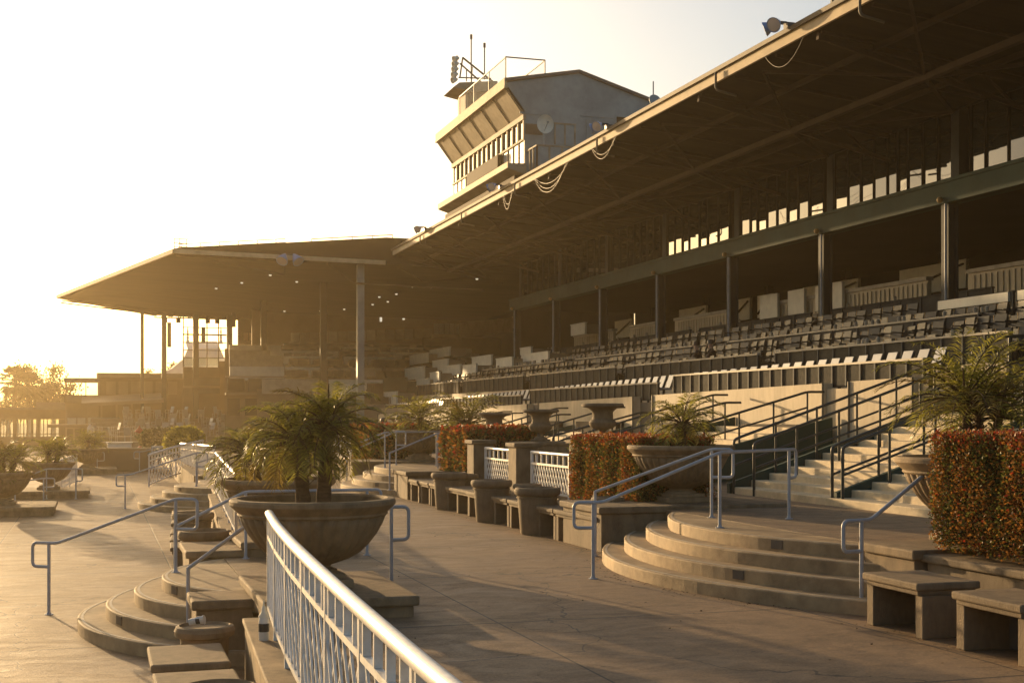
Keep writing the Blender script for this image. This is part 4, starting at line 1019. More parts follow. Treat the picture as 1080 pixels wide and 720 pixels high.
pts=[(18.05,Yb),(18.05,Yb-2.8),(18.05,Yb-5.4),(18.05,Ya),(19.96,Ya),(19.96,Ya+2.6),(19.96,Ya+5.2)]
for x,y in pts: b.bar((x,y,17.4),(x,y,zt),.05,.05)
b.build('post',K['label'],rc)
b=MB(); b.bar((18.05,Yb,zt),(18.05,Ya,zt),.05,.05); b.bar((18.05,Ya,zt),(19.96,Ya,zt),.05,.05); b.bar((19.96,Ya,zt),(19.96,Ya+6,zt),.05,.05); b.build('top_rail',K['label'],rc)
b=MB()
for i in range(54): b.bar((18.05,Ya+.155*i,17.45),(18.05,Ya+.155*i,zt),.008,.008)
for i in range(38): b.bar((19.96,Ya+.155*i,17.7),(19.96,Ya+.155*i,zt),.008,.008)
b.build('mesh_panel',K['siding'],rc)
for l,px,p0,p1 in (('taller antenna pole rising behind the lamp bank',497,37,88),('shorter antenna pole with a dark tip, right of the taller one',511,46,84)):
    t=thing('antenna',l,'antenna',P(px,p1,.7)); MB().tube([P(px,p1,.7),P(px,p0,.7)],.035,8).build('pole',K['gutter'],t); q=P(px,p0+2,.7)
    MB().tube([(q[0],q[1],q[2]-.12),(q[0],q[1],q[2]+.12)],.07,8).build('tip',K['label'],t)
# ------------------------------------------------------------------ CLUBHOUSE (far stand, turned forward)
ch=thing('clubhouse','far clubhouse stand with wide overhanging roof on tall posts, hazy against the sun','grandstand',(14,90,.6))
RZ=lambda x,y: 10.9-.02*(x-4)-(y-75)*.028*max(0,min(1,(x+3)/8))
top=[(4.2,75),(16.0,75),(24,75),(30,75),(30,112),(12,111),(4.8,110),(-2.7,108)]
vs=[(x,y,RZ(x,y)) for x,y in top]; n=len(vs)
zt=lambda x,y: RZ(x,y)+.22+max(0,min(1.4,(x-4.2)*.11+(75-y)*.0))*(1 if y<100 else .15)
vt=[(x,y,zt(x,y)) for x,y in top]
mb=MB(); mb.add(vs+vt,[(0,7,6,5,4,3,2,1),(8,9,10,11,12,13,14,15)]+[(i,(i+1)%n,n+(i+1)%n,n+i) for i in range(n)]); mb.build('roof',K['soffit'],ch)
e=MB(); 
for a,b in ((0,7),(0,1),(7,6)):
    p,q=Vector(vs[a]),Vector(vs[b]); o=Vector((-.07,-.07,.05)) if a!=7 else Vector((-.07,.07,.05)); e.bar(p+o,q+o,.14,.24)
e.build('roof_edge',K['trim'],ch)
b=MB(); b.bar((4.3,75.3,10.75),(10.2,75.3,10.62),.12,.12); b.bar((10.2,75.2,10.4),(12.2,75.2,10.9),.14,.14); b.bar((12.2,75.2,10.9),(16,75.2,10.75),.14,.14); b.bar((12.6,75.4,10.6),(14.1,75.4,9.6),.10,.10); b.bar((6.3,75.4,10.5),(10.2,75.4,9.9),.10,.10); b.bar((10.2,75.4,9.9),(10.2,75.4,10.6),.08,.08); b.bar((14.1,75.5,9.55),(22,75.5,9.35),.10,.10)
b.build('edge_truss',K['truss'],ch)
# steel at the far roof edge
b=MB(); b.bar((-2.5,107.9,10.6),(6,109.5,9.85),.10,.10); b.bar((-2.4,107.9,10.75),(6,109.5,10.1),.10,.10)
for i in range(9):
    x=5+.75*i; b.bar((x,109.6,9.75),(x+.4,109.6,10.05),.06,.06); b.bar((x+.4,109.6,10.05),(x+.75,109.6,9.75),.06,.06)
b.bar((4.5,109.6,9.75),(12,109.8,9.72),.10,.10)
for px in (174,188,219,229,207): 
    x=x_on(px,109.6); b.obox((x,109.5,9.55),.35,.3,.4)
b.build('far_truss',K['truss'],ch)
# posts
for px,Y,w,zb_ in ((380,75.8,.40,.6),(341,84.5,.40,.6),(278,96,.40,.6),(242,107,.42,.0),(206.5,107.6,.44,-.6),(173,108.2,.36,-.6),(150,108.8,.26,-.6)):
    x=x_on(px,Y); MB().box(x-w/2,x+w/2,Y-w/2,Y+w/2,zb_,RZ(x,Y)-.02).build('post',K['column'] if Y>80 else K['siding'],ch)
for px,py0,py1 in ((178,340,366),(214,345,361),(246,330,345)):
    x=x_on(px,107); MB().box(x-.12,x+.18,106.8,107,z_of(py1,x,107),z_of(py0,x,107)).build('loudspeaker',K['label'],ch)
# terraces facing the camera
for k in range(11):
    y=76.4+2.2*k; z=2.2+.46*k; xl=x_on(237+ (0 if k>3 else (4-k)*34),y)
    MB().prism([(xl,y),(27,y),(27,y+2.195 if k<10 else 103.9),(x_on(243,y+2.195 if k<10 else 103.9) if k>3 else xl+.9,y+2.195 if k<10 else 103.9)],.0,z).build('terrace',K['brown'],ch)
    if k in (3,5,7,8,9):
        xa=xl+.3
        while xa<27:
            w=random.uniform(2.2,4.2); xb=min(27,xa+w); MB().box(xa,xb,y-.10,y-.005,z-.3,z+.62).build('terrace_parapet',random.choice((K['pale'],K['cap'],K['brown2'],K['cap'],K['pale'])),ch); xa=xb+random.choice((.05,.05,.7))  # pale tones stand in for sunlight on these shaded fronts
# lit partitions between the boxes
parts_=[(454,472,380,390),(464,485,386,395),(486,502,385,396),(495,518,376,385),(521,540,378,390),(546,578,373,384),(547,560,367,372),(422,447,388,399),(452,463,393,403),(425,451,374,383),(447,474,368,376),(404,413,379,392),(396,410,397,406),(387,418,414,426),(366,377,391,398),(409,427,403,409),(437,452,400,406),(360,376,400,406),(600,617,342,352)]
for a,b,p0,p1 in parts_:
    X=max(16.3,16.6+(428-p1)/58*5.6); ya,yb=y_on(b,X),y_on(a,X)
    if yb-ya>6: yb=ya+6
    yb-=.12*(yb-ya)
    zt0,zt1=z_of(p0,X,(ya+yb)/2),z_of(p1,X,(ya+yb)/2)
    MB().box(X,X+.09,ya,yb,max(zt1-.05,2.3),zt0).build('box_partition',K['pale'],ch)
    MB().box(X-.03,X+.12,ya-.02,yb+.02,zt0+.001,zt0+.05).build('partition_cap',K['pale'],ch)
    MB().box(X+.091,X+1.1,ya,ya+.08,max(zt1-.05,2.3),zt0-.05).build('partition_return',K['brown2'],ch)
# green glass box fronts at the near end
for a,b,p0,p1,Y in ((404,430,398,413,79.5),(430,448,402,416,79),(448,478,398,420,77.5)):
    x0,x1,z0,z1=frontal(a,b,p0,p1,Y); MB().box(x0,x1,Y,Y+.04,z0,z1).build('glass_front',K['green'],ch)
x0,x1,z0,z1=frontal(382,470,426,440,75.9); MB().box(x0,x1,75.9,76.2,.6,z1).build('front_wall',K['brown2'],ch)
MB().box(x_on(360,76),x0-.01,75.9,76.2,.6,2.1).build('front_wall',K['brown'],ch)
# dark chairs massed on the clubhouse terraces
b=MB(); rs=random.Random(9)
for i in range(520):
    k=rs.randrange(0,10); y=76.4+2.2*k+rs.uniform(.6,1.9); z=2.2+.46*k; xl=x_on(300 if k>3 else 390,y); x=rs.uniform(xl,25)
    b.box(x-.2,x+.2,y-.2,y+.2,z+.38,z+.44); b.box(x-.2,x+.2,y+.16,y+.2,z+.44,z+.85)
tag(b.build('terrace_chairs',K['seatd'],ch),kind='stuff')
# mezzanine
def mez(px0,px1,p0,p1,Y,nm,m,th=.15):
    x0,x1,z0,z1=frontal(px0,px1,p0,p1,Y); return MB().box(x0,x1,Y,Y+th,z0,z1).build(nm,m,ch)
for i in range(15): mez(307+10.0*i,307+10.0*i+9.0,351-.35*i,361.5-.35*i,100,'mezzanine_panel',K['cap'] if i%4 else K['pale'])
mez(305,458,361.6,364.5,99.9,'mezzanine_beam',K['cap'],.3)
mez(305,458,364.6,385,100.6,'mezzanine_wall',K['cap'],.2)
for a in (314,363,424): mez(a,a+9,367,378,100.4,'doorway',K['dark'],.15)
for i in range(5): mez(458+5.6*i,458+5.6*i+4.8,341,352,95,'mezzanine_window',K['pale'],.1)
mez(456,487,352.5,356.5,94.9,'window_ledge',K['cream'],.3)
x0,x1,z0,z1=frontal(485,541,335,356,94); 
MB().add([(x0,94,z_of(356,x0,94)),(x1,94,z_of(350,x1,94)),(x1,94,z_of(335,x1,94)),(x0,94,z_of(340,x0,94)),(x0,94.3,z_of(356,x0,94)),(x1,94.3,z_of(350,x1,94)),(x1,94.3,z_of(335,x1,94)),(x0,94.3,z_of(340,x0,94))],[(0,1,2,3),(7,6,5,4),(0,4,5,1),(3,2,6,7),(1,5,6,2),(0,3,7,4)]).build('cream_fascia',K['cream'],ch)
x0=x_on(541,94); x1=x_on(600,94); MB().box(x0,x1,94,94.3,z_of(346,x0,94),z_of(334,x0,94)).build('cream_fascia',K['cream'],ch)
mez(446,600,357,378,99,'mezzanine_wall',K['brown'],.2)
MB().box(11.6,31,104,104.3,0,11).build('rear_wall',K['brown2'],ch)
MB().box(30.2,30.5,72.9,104,0,10.4).build('side_wall',K['dark'],ch)
for a,c in ((401,376),(422,374),(498,372)): pass
for px,py in ((402,335),(426,333),(503,328)):
    x0,x1,z0,z1=frontal(px-1,px+1.2,py-3.5,py+4,103.8); MB().box(x0,x1,103.9,103.99,z0,z1).build('ceiling_lamp',K['downlight'],ch)
for px,py in ((285,290),(255,298),(228,304),(313,297),(300,328),(338,328),(363,326),(400,313),(409,318),(393,321),(435,302),(418,310),(455,303),(503,294)):
    u=(px-CX)/F_PX; v=(HY-py)/F_PX
    for _ in range(1):
        d=8.2/v
        for it in range(6):
            xc=u*d; X=xc*C_+d*S_; Y=-xc*S_+d*C_; d=(RZ(X,Y)-.05-EYE)/v
    if Y<111 and X<30: MB().lathe([(.06,-.06),(.085,-.03),(.085,.02)],12,(X,Y,RZ(X,Y)-.05)).build('downlight',K['downlight'],ch)
# open far bay with framed screens
Yg=109.2
for a,b_ in ((193,205.5),(208.5,217.5),(219,230)):
    for p0,p1 in ((377,386),):
        x0,x1,z0,z1=frontal(a,b_,p0,p1,Yg); MB().box(x0,x1,Yg,Yg+.03,z0,z1).build('wind_screen',K['clear'],ch)
b=MB()
for px in (193.3,218.3,230.5): x=x_on(px,Yg); b.bar((x,Yg,z_of(388,x,Yg)),(x,Yg,9.8),.09,.09)
for py in (345,352.5,361,369,377): xa,xb=x_on(193,Yg),x_on(241,Yg); b.bar((xa,Yg,z_of(py,xa,Yg)),(xb,Yg,z_of(py,xa,Yg)),.06,.06 if py!=352.5 else .12)
b.build('screen_frame',K['truss'],ch)
mez(193,231,387,470,109,'bay_wall',K['brown'],.3)
mez(231,300,381,470,110,'bay_wall',K['brown'],.3)
mez(251,330,334,364,109.5,'upper_room',K['dark'],.3); mez(251,252.5,336,378,109.3,'upper_post',K['dark'],.2); mez(267.5,330,360,382,109.4,'upper_room',K['dark'],.3)
for i in range(3): mez(257+6*i,262+6*i,351,359,109.3,'upper_window',K['brown2'],.1)
for i in range(3): mez(250.5+8.4*i-.3,250.5+8.4*i+.3,364,379,109.5,'upper_mullion',K['dark'],.1)
for a in (252.5,258): mez(a,a+4,375.5,379.5,109.3,'sill_block',K['dark'],.1)
# balcony fronts and openings of the lower storeys under that bay
mez(207,232,398,415,106.9,'balcony_front',K['fence'],.1); mez(193,232,407,409,106.6,'balcony_rail',K['brown2'],.1)
mez(238,382,414.5,416.5,84.6,'balcony_slab',K['brown2'],.5); mez(262,300,399,413,85.0,'balcony_front',K['fence'],.1); mez(306,378,401,413.5,85.0,'balcony_front',K['brown2'],.1); mez(240,258,399,413,85.0,'doorway',K['dark'],.1)
mez(238,300,396.5,398,84.9,'balcony_rail',K['brown2'],.2)
for i in range(7): mez(240+19*i,253+19*i,420,438,85.05,'lower_opening',K['dark'],.1)
# railing on the clubhouse roof
t=thing('roof_railing','thin safety railing with a ladder cage along the clubhouse roof','railing',(8,76,11.2))
b=MB()
for i in range(11):
    x=4.6+1.05*i; 
    if x>10.6: break
    b.bar((x,76.2,zt(x,76.2)-.1),(x,76.2,zt(x,76.2)+.38),.04,.04)
b.build('post',K['gutter'],t)
b=MB(); b.bar((4.4,76.2,zt(4.4,76)+.38),(10.4,76.2,zt(10.4,76)+.38),.04,.04); b.bar((4.4,76.2,zt(4.4,76)+.18),(10.4,76.2,zt(10.4,76)+.18),.03,.03)
for x in (4.2,4.5,4.85): b.bar((x,75.8,11.1),(x,75.8,11.75),.05,.05)
for z in (11.3,11.5,11.74): b.bar((4.2,75.8,z),(5.2,75.8,z),.04,.04)
b.build('rail',K['gutter'],t)
t=thing('roof_railing','thin railing on the higher roof where the clubhouse meets the main stand','railing',(14,77,12.2))
b=MB()
for i in range(5): x=12.0+1.2*i; b.bar((x,77,zt(x,77)-.1),(x,77,zt(x,77)+.42),.04,.04)
b.bar((12.0,77,zt(12,77)+.42),(16.8,77,zt(16.8,77)+.42),.05,.05); b.build('rail',K['gutter'],t)
# ------------------------------------------------------------------ far terrace building and low building at left
tb=thing('terrace_building','brown two storey terrace building with see-through upper balcony, beyond the apron','building',(3,112,-.6))
def tbx(px0,px1,p0,p1,Y,nm,m,th=.3,par=None):
    x0,x1,z0,z1=frontal(px0,px1,p0,p1,Y); return MB().box(x0,x1,Y,Y+th,z0,z1).build(nm,m,par or tb)
tbx(104,196,398,470,113,'wall',K['brown'],4)
tbx(102,198,393.5,398,111.5,'roof',K['roofing'],6)
tbx(67,104,398.5,402,111.8,'roof',K['roofing'],5)
tbx(69,70.5,402,468,112,'corner_post',K['brown2'],.3); tbx(90,91,402,418,112,'mullion',K['brown2'],.1); tbx(103,105,402,420,112,'corner_post',K['brown2'],.2)
tbx(68,104.5,416.5,425,112,'balcony_front',K['brown2'],4.8)
tbx(70,106,425,470,113.2,'wall',K['brown2'],3)
for i in range(6): tbx(112+13*i,122+13*i,402,416,112.9,'upper_panel',K['brown2'],.06)
x0,x1=x_on(86,108),x_on(172,108); MB().add([(x0,107,z_of(425,x0,107)),(x1,107,z_of(421,x1,107)),(x1,112,z_of(414,x1,112)),(x0,112,z_of(418,x0,112)),(x0,107,z_of(425,x0,107)-.25),(x1,107,z_of(421,x1,107)-.25),(x1,112,z_of(414,x1,112)-.25),(x0,112,z_of(418,x0,112)-.25)],[(0,1,2,3),(7,6,5,4),(0,4,5,1),(1,5,6,2),(2,6,7,3),(3,7,4,0)]).build('awning',K['brown2'],tb)
for i in range(4): tbx(90+16*i,92+16*i,425,447,110.5,'column',K['brown2'],.3)
w=tbx(71,92,440.5,447.5,112.9,'window',K['downlight'] if False else K['pale'],.05); tbx(80.5,81.5,440.5,447.5,112.8,'frame',K['brown'],.05,w)
tbx(92.5,126,440,447,109,'glass_balustrade',K['clear'],.04)
tbx(50,152,447.5,450.5,106,'canopy',K['brown'],3.5)
tbx(92,97,450.5,470,106.5,'canopy_column',K['brown2'],.4)
for i in range(3): tbx(70+9*i,77+9*i,452,466,113.0,'door',K['brown'],.1)
lo=thing('low_building','long low brown building with bright paned windows at the left edge','building',(-15,118,-.6))
def lox(px0,px1,p0,p1,Y,nm,m,th=.3,par=None):
    x0,x1,z0,z1=frontal(px0,px1,p0,p1,Y); return MB().box(x0,x1,Y,Y+th,z0,z1).build(nm,m,par or lo)
lox(-60,69,443.5,443.6+.01,118,'lintel',K['brown'],.3) if False else None
lox(-60,71,432,442,118,'upper_wall',K['brown'],.4); lox(-60,71,460.5,472,118,'lower_wall',K['brown'],.4)
lox(-60,72,429.5,432,117.6,'roof',K['roofing'],7)
lox(38,70,424,429.4,121,'raised_roof',K['roofing'],4)
lox(-60,72,442,460.5,125,'far_wall',K['brown2'],.01) if False else None
for a,b_ in ((-60,-20),(-14,0.8),(13.5,17.5),(32.5,35),(38.2,42),(62,71)): lox(a,b_,442,460.5,118,'pier',K['brown'],.4)
for a,b_,nn in ((.8,13.5,4),(17.5,32.5,4),(35,38.2,1),(42,62,5)):
    o=lox(a,b_,442,460.5,118.15,'window',K['clear'],.03); 
    for i in range(1,nn): lox(a+(b_-a)*i/nn-.4,a+(b_-a)*i/nn+.4,442,460.5,118.1,'mullion',K['brown'],.1,o)
    lox(a,b_,457,457.7,118.1,'transom',K['brown'],.1,o)
# white tent roof beyond the open bay
t=thing('marquee','white two-peaked marquee roof beyond the open end of the clubhouse','tent',(12,150,0))
Yt=150
def tp(px,py,Y=Yt): x=x_on(px,Y); return (x,Y,z_of(py,x,Y))
b=MB()
for Ya,Yb,pk in ((Yt,Yt+8,0),):
    L=[tp(170,394,Ya),tp(182,388,Ya),tp(193,379,Ya),tp(198,368,Ya),tp(232,367,Ya),tp(237,378,Ya),tp(245,388,Ya),tp(255,394,Ya)]
    B=[(x,y+8,z) for x,y,z in L]; n=len(L); Md=[(x,y+4,z+ (1.0 if 2<i<5 else .1)) for i,(x,y,z) in enumerate(L)]
    V=L+Md+B; f=[]
    for i in range(n-1): f+=[(i,i+1,n+i+1,n+i),(n+i,n+i+1,2*n+i+1,2*n+i)]
    b.add(V,f)
    F=[(x,y,0) for x,y,z in L]; b.add(L+F,[(i,n+i,n+i+1,i+1) for i in range(n-1)])
b.build('canopy',K['tent'],t,smooth=30)
for px in (198,233):
    q=tp(px,368,Yt+4); MB().lathe([(.25,0),(.12,.5),(.16,.7),(.06,1.1),(.12,1.3),(.02,2.0)],8,(q[0],q[1],q[2]+.6)).build('finial',K['tent'],t)
# ------------------------------------------------------------------ far dining terrace with chairs, hedge block, gazebo
for k in range(6):
    y=88+3*k; xl=x_on(96,y); xr=x_on(238,y); z=.25+.29*k
    o=MB().box(xl,xr,y,y+2.99 if k<5 else 106,-.7,z).build('dining_terrace',K['deck']); tag(o,kind='structure')
def make_patio():
    b=MB(); b.ext([(-.22,.42),(.22,.42),(.22,.46),(-.22,.46)],'y',-.22,.22); b.ext([(.18,.44),(.30,.92),(.34,.91),(.22,.43)],'y',-.22,.22)
    for x in (-.19,.19):
        for y in (-.19,.19): b.bar((x,y,0),(x,y,.43),.03,.03)
    for y in (-.22,.22): b.bar((-.2,y,.66),(.24,y,.66),.04,.03); b.bar((-.2,y,.43),(-.2,y,.66),.03,.03)
    return b.build('patio_chair',K['chairw'])
pc=make_patio(); first_=True; rs=random.Random(17)
for k in range(6):
    y=88+3*k+1.4; z=.25+.29*k; xl=x_on(98 if k<2 else 130,y); xr=x_on(238,y); x=xl+.3
    while x<xr:
        o=pc if first_ else pc.copy()
        if not first_: COL.objects.link(o)
        first_=False
        o.location=(x,y+rs.uniform(-.5,.5),z); o.rotation_euler=(0,0,rs.uniform(-.6,.6)+rs.choice((0,math.pi/2,math.pi,-math.pi/2)))
        tag(o,'white patio chair on the hazy dining terraces under the clubhouse','chair','white chairs on the dining terraces'); x+=rs.uniform(.8,1.4)
def far_box(nm,lab,cat,px0,px1,p0,p1,Y,m,th,z0=-.6):
    x0,x1,za,z1=frontal(px0,px1,p0,p1,Y); t=thing(nm,lab,cat,((x0+x1)/2,Y,z0)); MB().box(x0,x1,Y,Y+th,z0,z1).build('body',m,t,bevel=.05)
    return t,x0,x1,z1
t,x0,x1,z1=far_box('planter_wall','long dark brown wall closing the apron, behind the ramp rails','wall',96,163,474,495,63.5,K['brown'],.5)
MB().box(x0-.05,x1+.05,63.45,64.05,z1+.001,z1+.08).build('coping',K['brown2'],t)
t,x0,x1,z1=far_box('serving_table','pale cloth-covered table in front of the dining terraces','table',113,139,467,474,70,K['pale'],.8)
MB().box(x0-.05,x1+.05,69.95,70.85,z1+.001,z1+.04).build('top',K['pale'],t)
t=thing('round_bush','dark rounded bush in front of the dining terraces','bush',(x_on(160,74),74,-.6)); b=MB(); rs=random.Random(3)
def bush(lab,px,py,Y,rx,rz_,n,m,seed,ls=.16,base=-.6):
    x=x_on(px,Y); zc=z_of(py,x,Y); t=thing('round_bush',lab,'bush',(x,Y,base)); rs=random.Random(seed)
    MB().tube([(x,Y,base),(x,Y,zc)],.08,6).build('stem',K['bark'],t); b=MB()
    for _ in range(n):
        v=Vector((rs.gauss(0,1),rs.gauss(0,1),rs.gauss(0,1))).normalized()*rs.uniform(.55,1.0)**.6
        v*=1+.15*math.sin(5*v.x+seed)*math.sin(4*v.z); p=Vector((x+v.x*rx,Y+v.y*rx,zc+v.z*rz_)); d=(v+Vector((rs.uniform(-1,1),rs.uniform(-1,1),rs.uniform(-1,1)))).normalized(); w=d.cross(Vector((rs.random(),rs.random(),rs.random()))).normalized()*ls*.4
        b.add([p,p+d*ls*.5+w,p+d*ls,p+d*ls*.5-w],[(0,1,2,3)])
    b.build('foliage',m,t)
bpy.data.objects.remove(t)
bush('dark rounded bush in front of the dining terraces, above the brown wall',168,462,72,1.1,.55,1500,K['treeleaf'],1)
bush('round yellow-green bush right of the green gazebo',194,463,60,.85,.55,1600,K['leaf'],2)
# gazebo
x=x_on(187,66); xg=x_on(183,64); 
t=thing('gazebo','dark green pyramid canopy half hidden behind the ramp rails','gazebo',(xg,64,-.6))
zr=z_of(477,xg,64); zt_=z_of(466,xg,64); w=1.2
MB().add([(xg-w,64-w,zr),(xg+w,64-w,zr),(xg+w,64+w,zr),(xg-w,64+w,zr),(xg,64,zt_),(xg-w,64-w,zr-.15),(xg+w,64-w,zr-.15),(xg+w,64+w,zr-.15),(xg-w,64+w,zr-.15)],[(0,1,4),(1,2,4),(2,3,4),(3,0,4),(0,5,6,1),(1,6,7,2),(2,7,8,3),(3,8,5,0)]).build('canopy',K['tentg'],t)
for a in (-1,1):
    for c in (-1,1): MB().box(xg+a*w*.95-.03,xg+a*w*.95+.03,64+c*w*.95-.03,64+c*w*.95+.03,-.6,zr).build('leg',K['label'],t)
# folded umbrella column
x=x_on(95,90); t=thing('folded_umbrella','tall pale folded umbrella beside the far canopy column','umbrella',(x,90,-.1)); za=z_of(470,x,90); zb2=z_of(449,x,90)
MB().lathe([(.03,0),(.03,.5),(.22,.55),(.16,1.2),(.05,max(1.4,zb2-za))],12,(x,90,za),mod=lambda a,r,z:1+.15*math.sin(6*a)).build('canopy',K['tent'],t,smooth=50); MB().tube([(x,90,-.6),(x,90,za+.6)],.03,6).build('pole',K['label'],t)
for px,py in ((147,455),(208,459),(150,472)):
    x=x_on(px,80); z=z_of(py,x,80); t=thing('red_parasol','small folded red parasol among the white patio chairs, '+{147:'left of the rest',208:'near the yellow-green bush',150:'lowest of the three'}[px],'parasol',(x,80,z-1.2),'red parasols on the dining terraces')
    MB().lathe([(.02,-.1),(.28,.0),(.06,.25),(.01,.35)],10,(x,80,z)).build('canopy',K['red'],t,smooth=40); MB().tube([(x,80,z-1.4),(x,80,z+.3)],.02,6).build('pole',K['label'],t)
# ------------------------------------------------------------------ people (small, far)
def person(label,loc,rz_,pose,cloth,hat=None,shirt=None):
    root=thing('person',label,'person',loc)
    root.rotation_euler=(0,0,rz_)
    J={}
    if pose=='stand': # facing +x, slightly stooped
        J=dict(pel=(0,0,.95),che=(.06,0,1.32),nec=(.12,0,1.50),hd0=(.16,0,1.56),hd1=(.18,0,1.70),
          ll1=(.02,.10,.90),ll2=(.04,.11,.50),ll3=(0,.11,.08),ll4=(.16,.12,.04),rl1=(.02,-.10,.90),rl2=(.03,-.11,.50),rl3=(-.02,-.11,.08),rl4=(.14,-.12,.04),
          ls=(.08,.19,1.40),le=(.10,.24,1.13),lw=(.28,.20,1.02),lh=(.36,.19,1.02),rsh=(.08,-.19,1.40),re=(.10,-.24,1.13),rw=(.28,-.20,1.02),rh=(.36,-.19,1.02))
    else:
        up=pose=='reach'
        J=dict(pel=(0,0,.50),che=(.02,0,.85),nec=(.05,0,1.04),hd0=(.08,0,1.10),hd1=(.10,0,1.24),
          ll1=(.06,.10,.50),ll2=(.45,.12,.50),ll3=(.45,.12,.08),ll4=(.60,.13,.04),rl1=(.06,-.10,.50),rl2=(.45,-.12,.50),rl3=(.45,-.12,.08),rl4=(.60,-.13,.04),
          ls=(.03,.19,.94),le=(.12,.25,.72),lw=(.34,.20,.66),lh=(.42,.18,.66),rsh=(.03,-.19,.94),re=(.16,-.26,.76),rw=(.40,-.20,.84 if up else .66),rh=(.47,-.18,.90 if up else .66))
    names=list(J); idx={k:i for i,k in enumerate(names)}
    E=[('pel','che'),('che','nec'),('nec','hd0'),('hd0','hd1'),('pel','ll1'),('ll1','ll2'),('ll2','ll3'),('ll3','ll4'),('pel','rl1'),('rl1','rl2'),('rl2','rl3'),('rl3','rl4'),('che','ls'),('ls','le'),('le','lw'),('lw','lh'),('che','rsh'),('rsh','re'),('re','rw'),('rw','rh')]
    rad=dict(pel=.13,che=.14,nec=.055,hd0=.075,hd1=.095,ll1=.09,ll2=.065,ll3=.045,ll4=.04,rl1=.09,rl2=.065,rl3=.045,rl4=.04,ls=.06,le=.045,lw=.035,lh=.04,rsh=.06,re=.045,rw=.035,rh=.04)
    me=bpy.data.meshes.new('body'); me.from_pydata([J[k] for k in names],[(idx[a],idx[b]) for a,b in E],[])
    for m in (cloth,K['skin']): me.materials.append(m)
    o=bpy.data.objects.new('body',me); COL.objects.link(o); o.parent=root
    sk=o.modifiers.new('skin','SKIN'); sd=o.modifiers.new('sub','SUBSURF'); sd.levels=sd.render_levels=2
    for k in names: me.skin_vertices[0].data[idx[k]].radius=(rad[k],rad[k]*1.0)
    me.skin_vertices[0].data[idx['pel']].use_root=True
    dg=bpy.context.evaluated_depsgraph_get(); m2=bpy.data.meshes.new_from_object(o.evaluated_get(dg)); o.modifiers.clear(); o.data=m2
    m2.name='body'
    m2.materials.clear(); m2.materials.append(cloth); m2.materials.append(K['skin'])
    hz=J['nec'][2]+.02
    for p in m2.polygons:
        c=p.center; p.use_smooth=True
        hand=min((Vector(c)-Vector(J['lh'])).length,(Vector(c)-Vector(J['rh'])).length)
        p.material_index=1 if (c.z>hz and abs(c.y)<.12) or hand<.085 else 0
    h=Vector(J['hd1'])
    hm=MB().lathe([(.115,-.03),(.118,.02),(.10,.075),(.06,.11),(.01,.12)],18,(h.x-.02,h.y,h.z+.0)); hm.build('hair' if not hat else 'cap',hat or K['hair'],o,smooth=60,local=True)
    f=MB()
    for s in (-1,1): f.lathe([(.001,-.012),(.014,0),(.001,.012)],8,(h.x+.088,h.y+s*.035,h.z-.02)); f.obox((h.x-.01,h.y+s*.10,h.z-.03),.05,.02,.06)
    f.bar((h.x+.085,h.y,h.z-.02),(h.x+.115,h.y,h.z-.055),.03,.03); f.bar((h.x+.09,h.y-.025,h.z-.085),(h.x+.09,h.y+.025,h.z-.085),.012,.012)
    f.build('face',K['skin'],o,local=True)
    fg=MB()
    for key,s in (('lh',1),('rh',-1)):
        q=Vector(J[key]); 
        for i in range(4): fg.tube([q+Vector((.02,-.03+.02*i,0)),q+Vector((.06,-.03+.02*i,-.01)),q+Vector((.085+.006*(i%2),-.03+.02*i,-.035))],.009,6)
        fg.tube([q+Vector((0,-.035*s,0)),q+Vector((.035,-.055*s,.0)),q+Vector((.06,-.05*s,-.01))],.010,6)
    fg.build('fingers',K['skin'],o,local=True)
    if shirt:
        pass
    return root
Ys=82.0; x=x_on(493,Ys); person('standing person in dark clothes stooping among the pale box partitions',(x,Ys,z_of(412,x,Ys)),math.pi*.95,'stand',K['coat'])
X=18.1; y=y_on(746,X); person('seated person in dark coat and dark cap in the box rows, nearer of the pair',(X+.2,y,2.98),math.pi*.75,'sit',K['coat2'],K['label'])
y=y_on(731,X); person('seated bareheaded person in dark coat, left of the person in the cap',(X+.2,y,2.98),math.pi*.75,'sit',K['coat'])
Y=41.5; x=x_on(423.5,Y); person('person in white shirt reaching forward, behind the farthest red hedge',(x,Y,.62),math.pi*.98,'reach',K['shirt'])
Y=41.5; x=x_on(402,Y); person('person in dark clothes sitting left of the one in white, behind the hedge',(x,Y,.55),-.2,'reach',K['coat'])
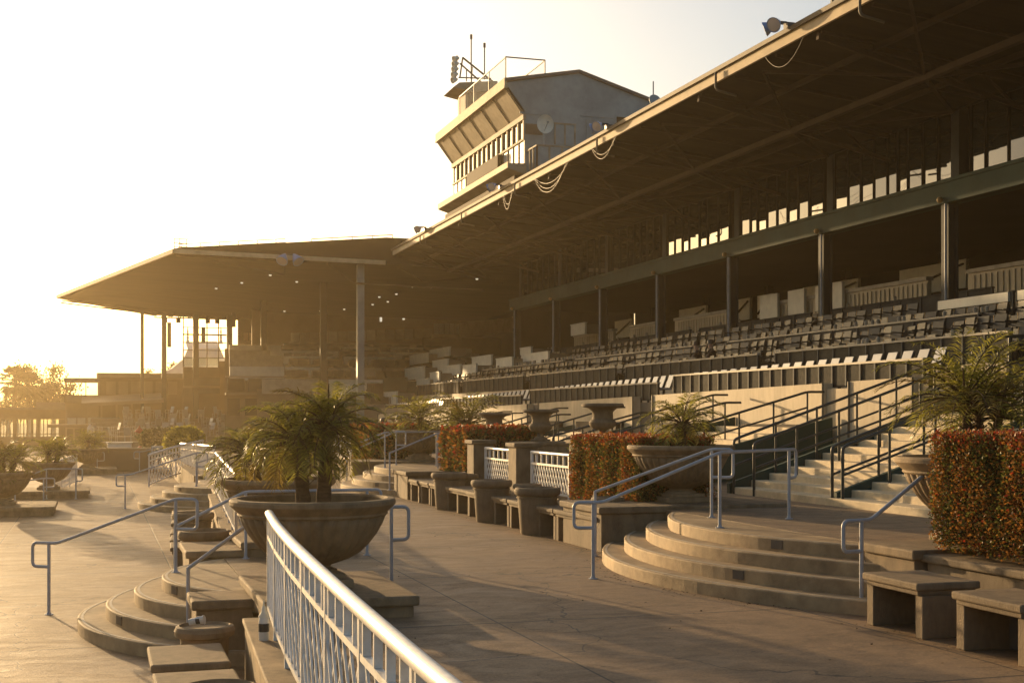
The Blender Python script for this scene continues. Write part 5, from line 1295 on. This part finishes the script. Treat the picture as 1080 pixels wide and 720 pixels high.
# ------------------------------------------------------------------ HAZE, SKY, SUN, CAMERA
AZ,EL=14.2,7.6                                       # sun: degrees left of the stand's axis, height
hz=MB().box(-330,330,-80,430,-3,24).build('haze',K['soil']); hz.data.materials.clear()
m=bpy.data.materials.new('haze_air'); m.use_nodes=True; nt=m.node_tree; nt.nodes.clear(); out=nt.nodes.new('ShaderNodeOutputMaterial'); pv=nt.nodes.new('ShaderNodeVolumePrincipled')
pv.inputs['Density'].default_value=HAZE_D; pv.inputs["Color"].default_value=HAZE_C; pv.inputs['Anisotropy'].default_value=HAZE_G
nt.links.new(pv.outputs[0],out.inputs['Volume']); hz.data.materials.append(m); tag(hz,kind='stuff'); hz.hide_render=not USE_HAZE
w=bpy.data.worlds.new('World'); sc.world=w; w.use_nodes=True; nt=w.node_tree
bg=nt.nodes['Background']; sk=nt.nodes.new('ShaderNodeTexSky'); sk.sky_type='NISHITA'; sk.sun_disc=False; sk.sun_elevation=R(EL); sk.sun_rotation=R(-AZ)
sk.air_density=AIR; sk.dust_density=DUST; sk.ozone_density=1.0; sk.altitude=200
nt.links.new(sk.outputs[0],bg.inputs['Color']); bg.inputs['Strength'].default_value=SKY_S
sun=bpy.data.lights.new('sun','SUN'); sun.energy=SUN_E; sun.angle=R(.6); sun.color=SUN_C
so=bpy.data.objects.new('sun',sun); COL.objects.link(so)
d=Vector((-math.sin(R(AZ))*math.cos(R(EL)),math.cos(R(AZ))*math.cos(R(EL)),math.sin(R(EL))))
so.rotation_euler=d.to_track_quat('Z','Y').to_euler(); so.location=(-20,60,30)
cam=bpy.data.cameras.new('camera'); co=bpy.data.objects.new('camera',cam); COL.objects.link(co); sc.camera=co
co.location=(0,0,EYE); co.rotation_euler=(R(90),0,-TH); cam.sensor_width=36; cam.lens=F_PX/1080*36; cam.shift_y=(HY-360)/1080; cam.clip_end=3000; cam.clip_start=.1
sc.view_settings.view_transform='Standard'; sc.view_settings.look='None'; sc.view_settings.exposure=EXPO; sc.view_settings.gamma=1
sc.render.engine='CYCLES'; cy=sc.cycles; cy.use_denoising=True; cy.max_bounces=6; cy.diffuse_bounces=3; cy.glossy_bounces=3; cy.transmission_bounces=3; cy.transparent_max_bounces=8; cy.volume_bounces=1
cy.sample_clamp_indirect=6; cy.use_adaptive_sampling=True; cy.adaptive_threshold=.02
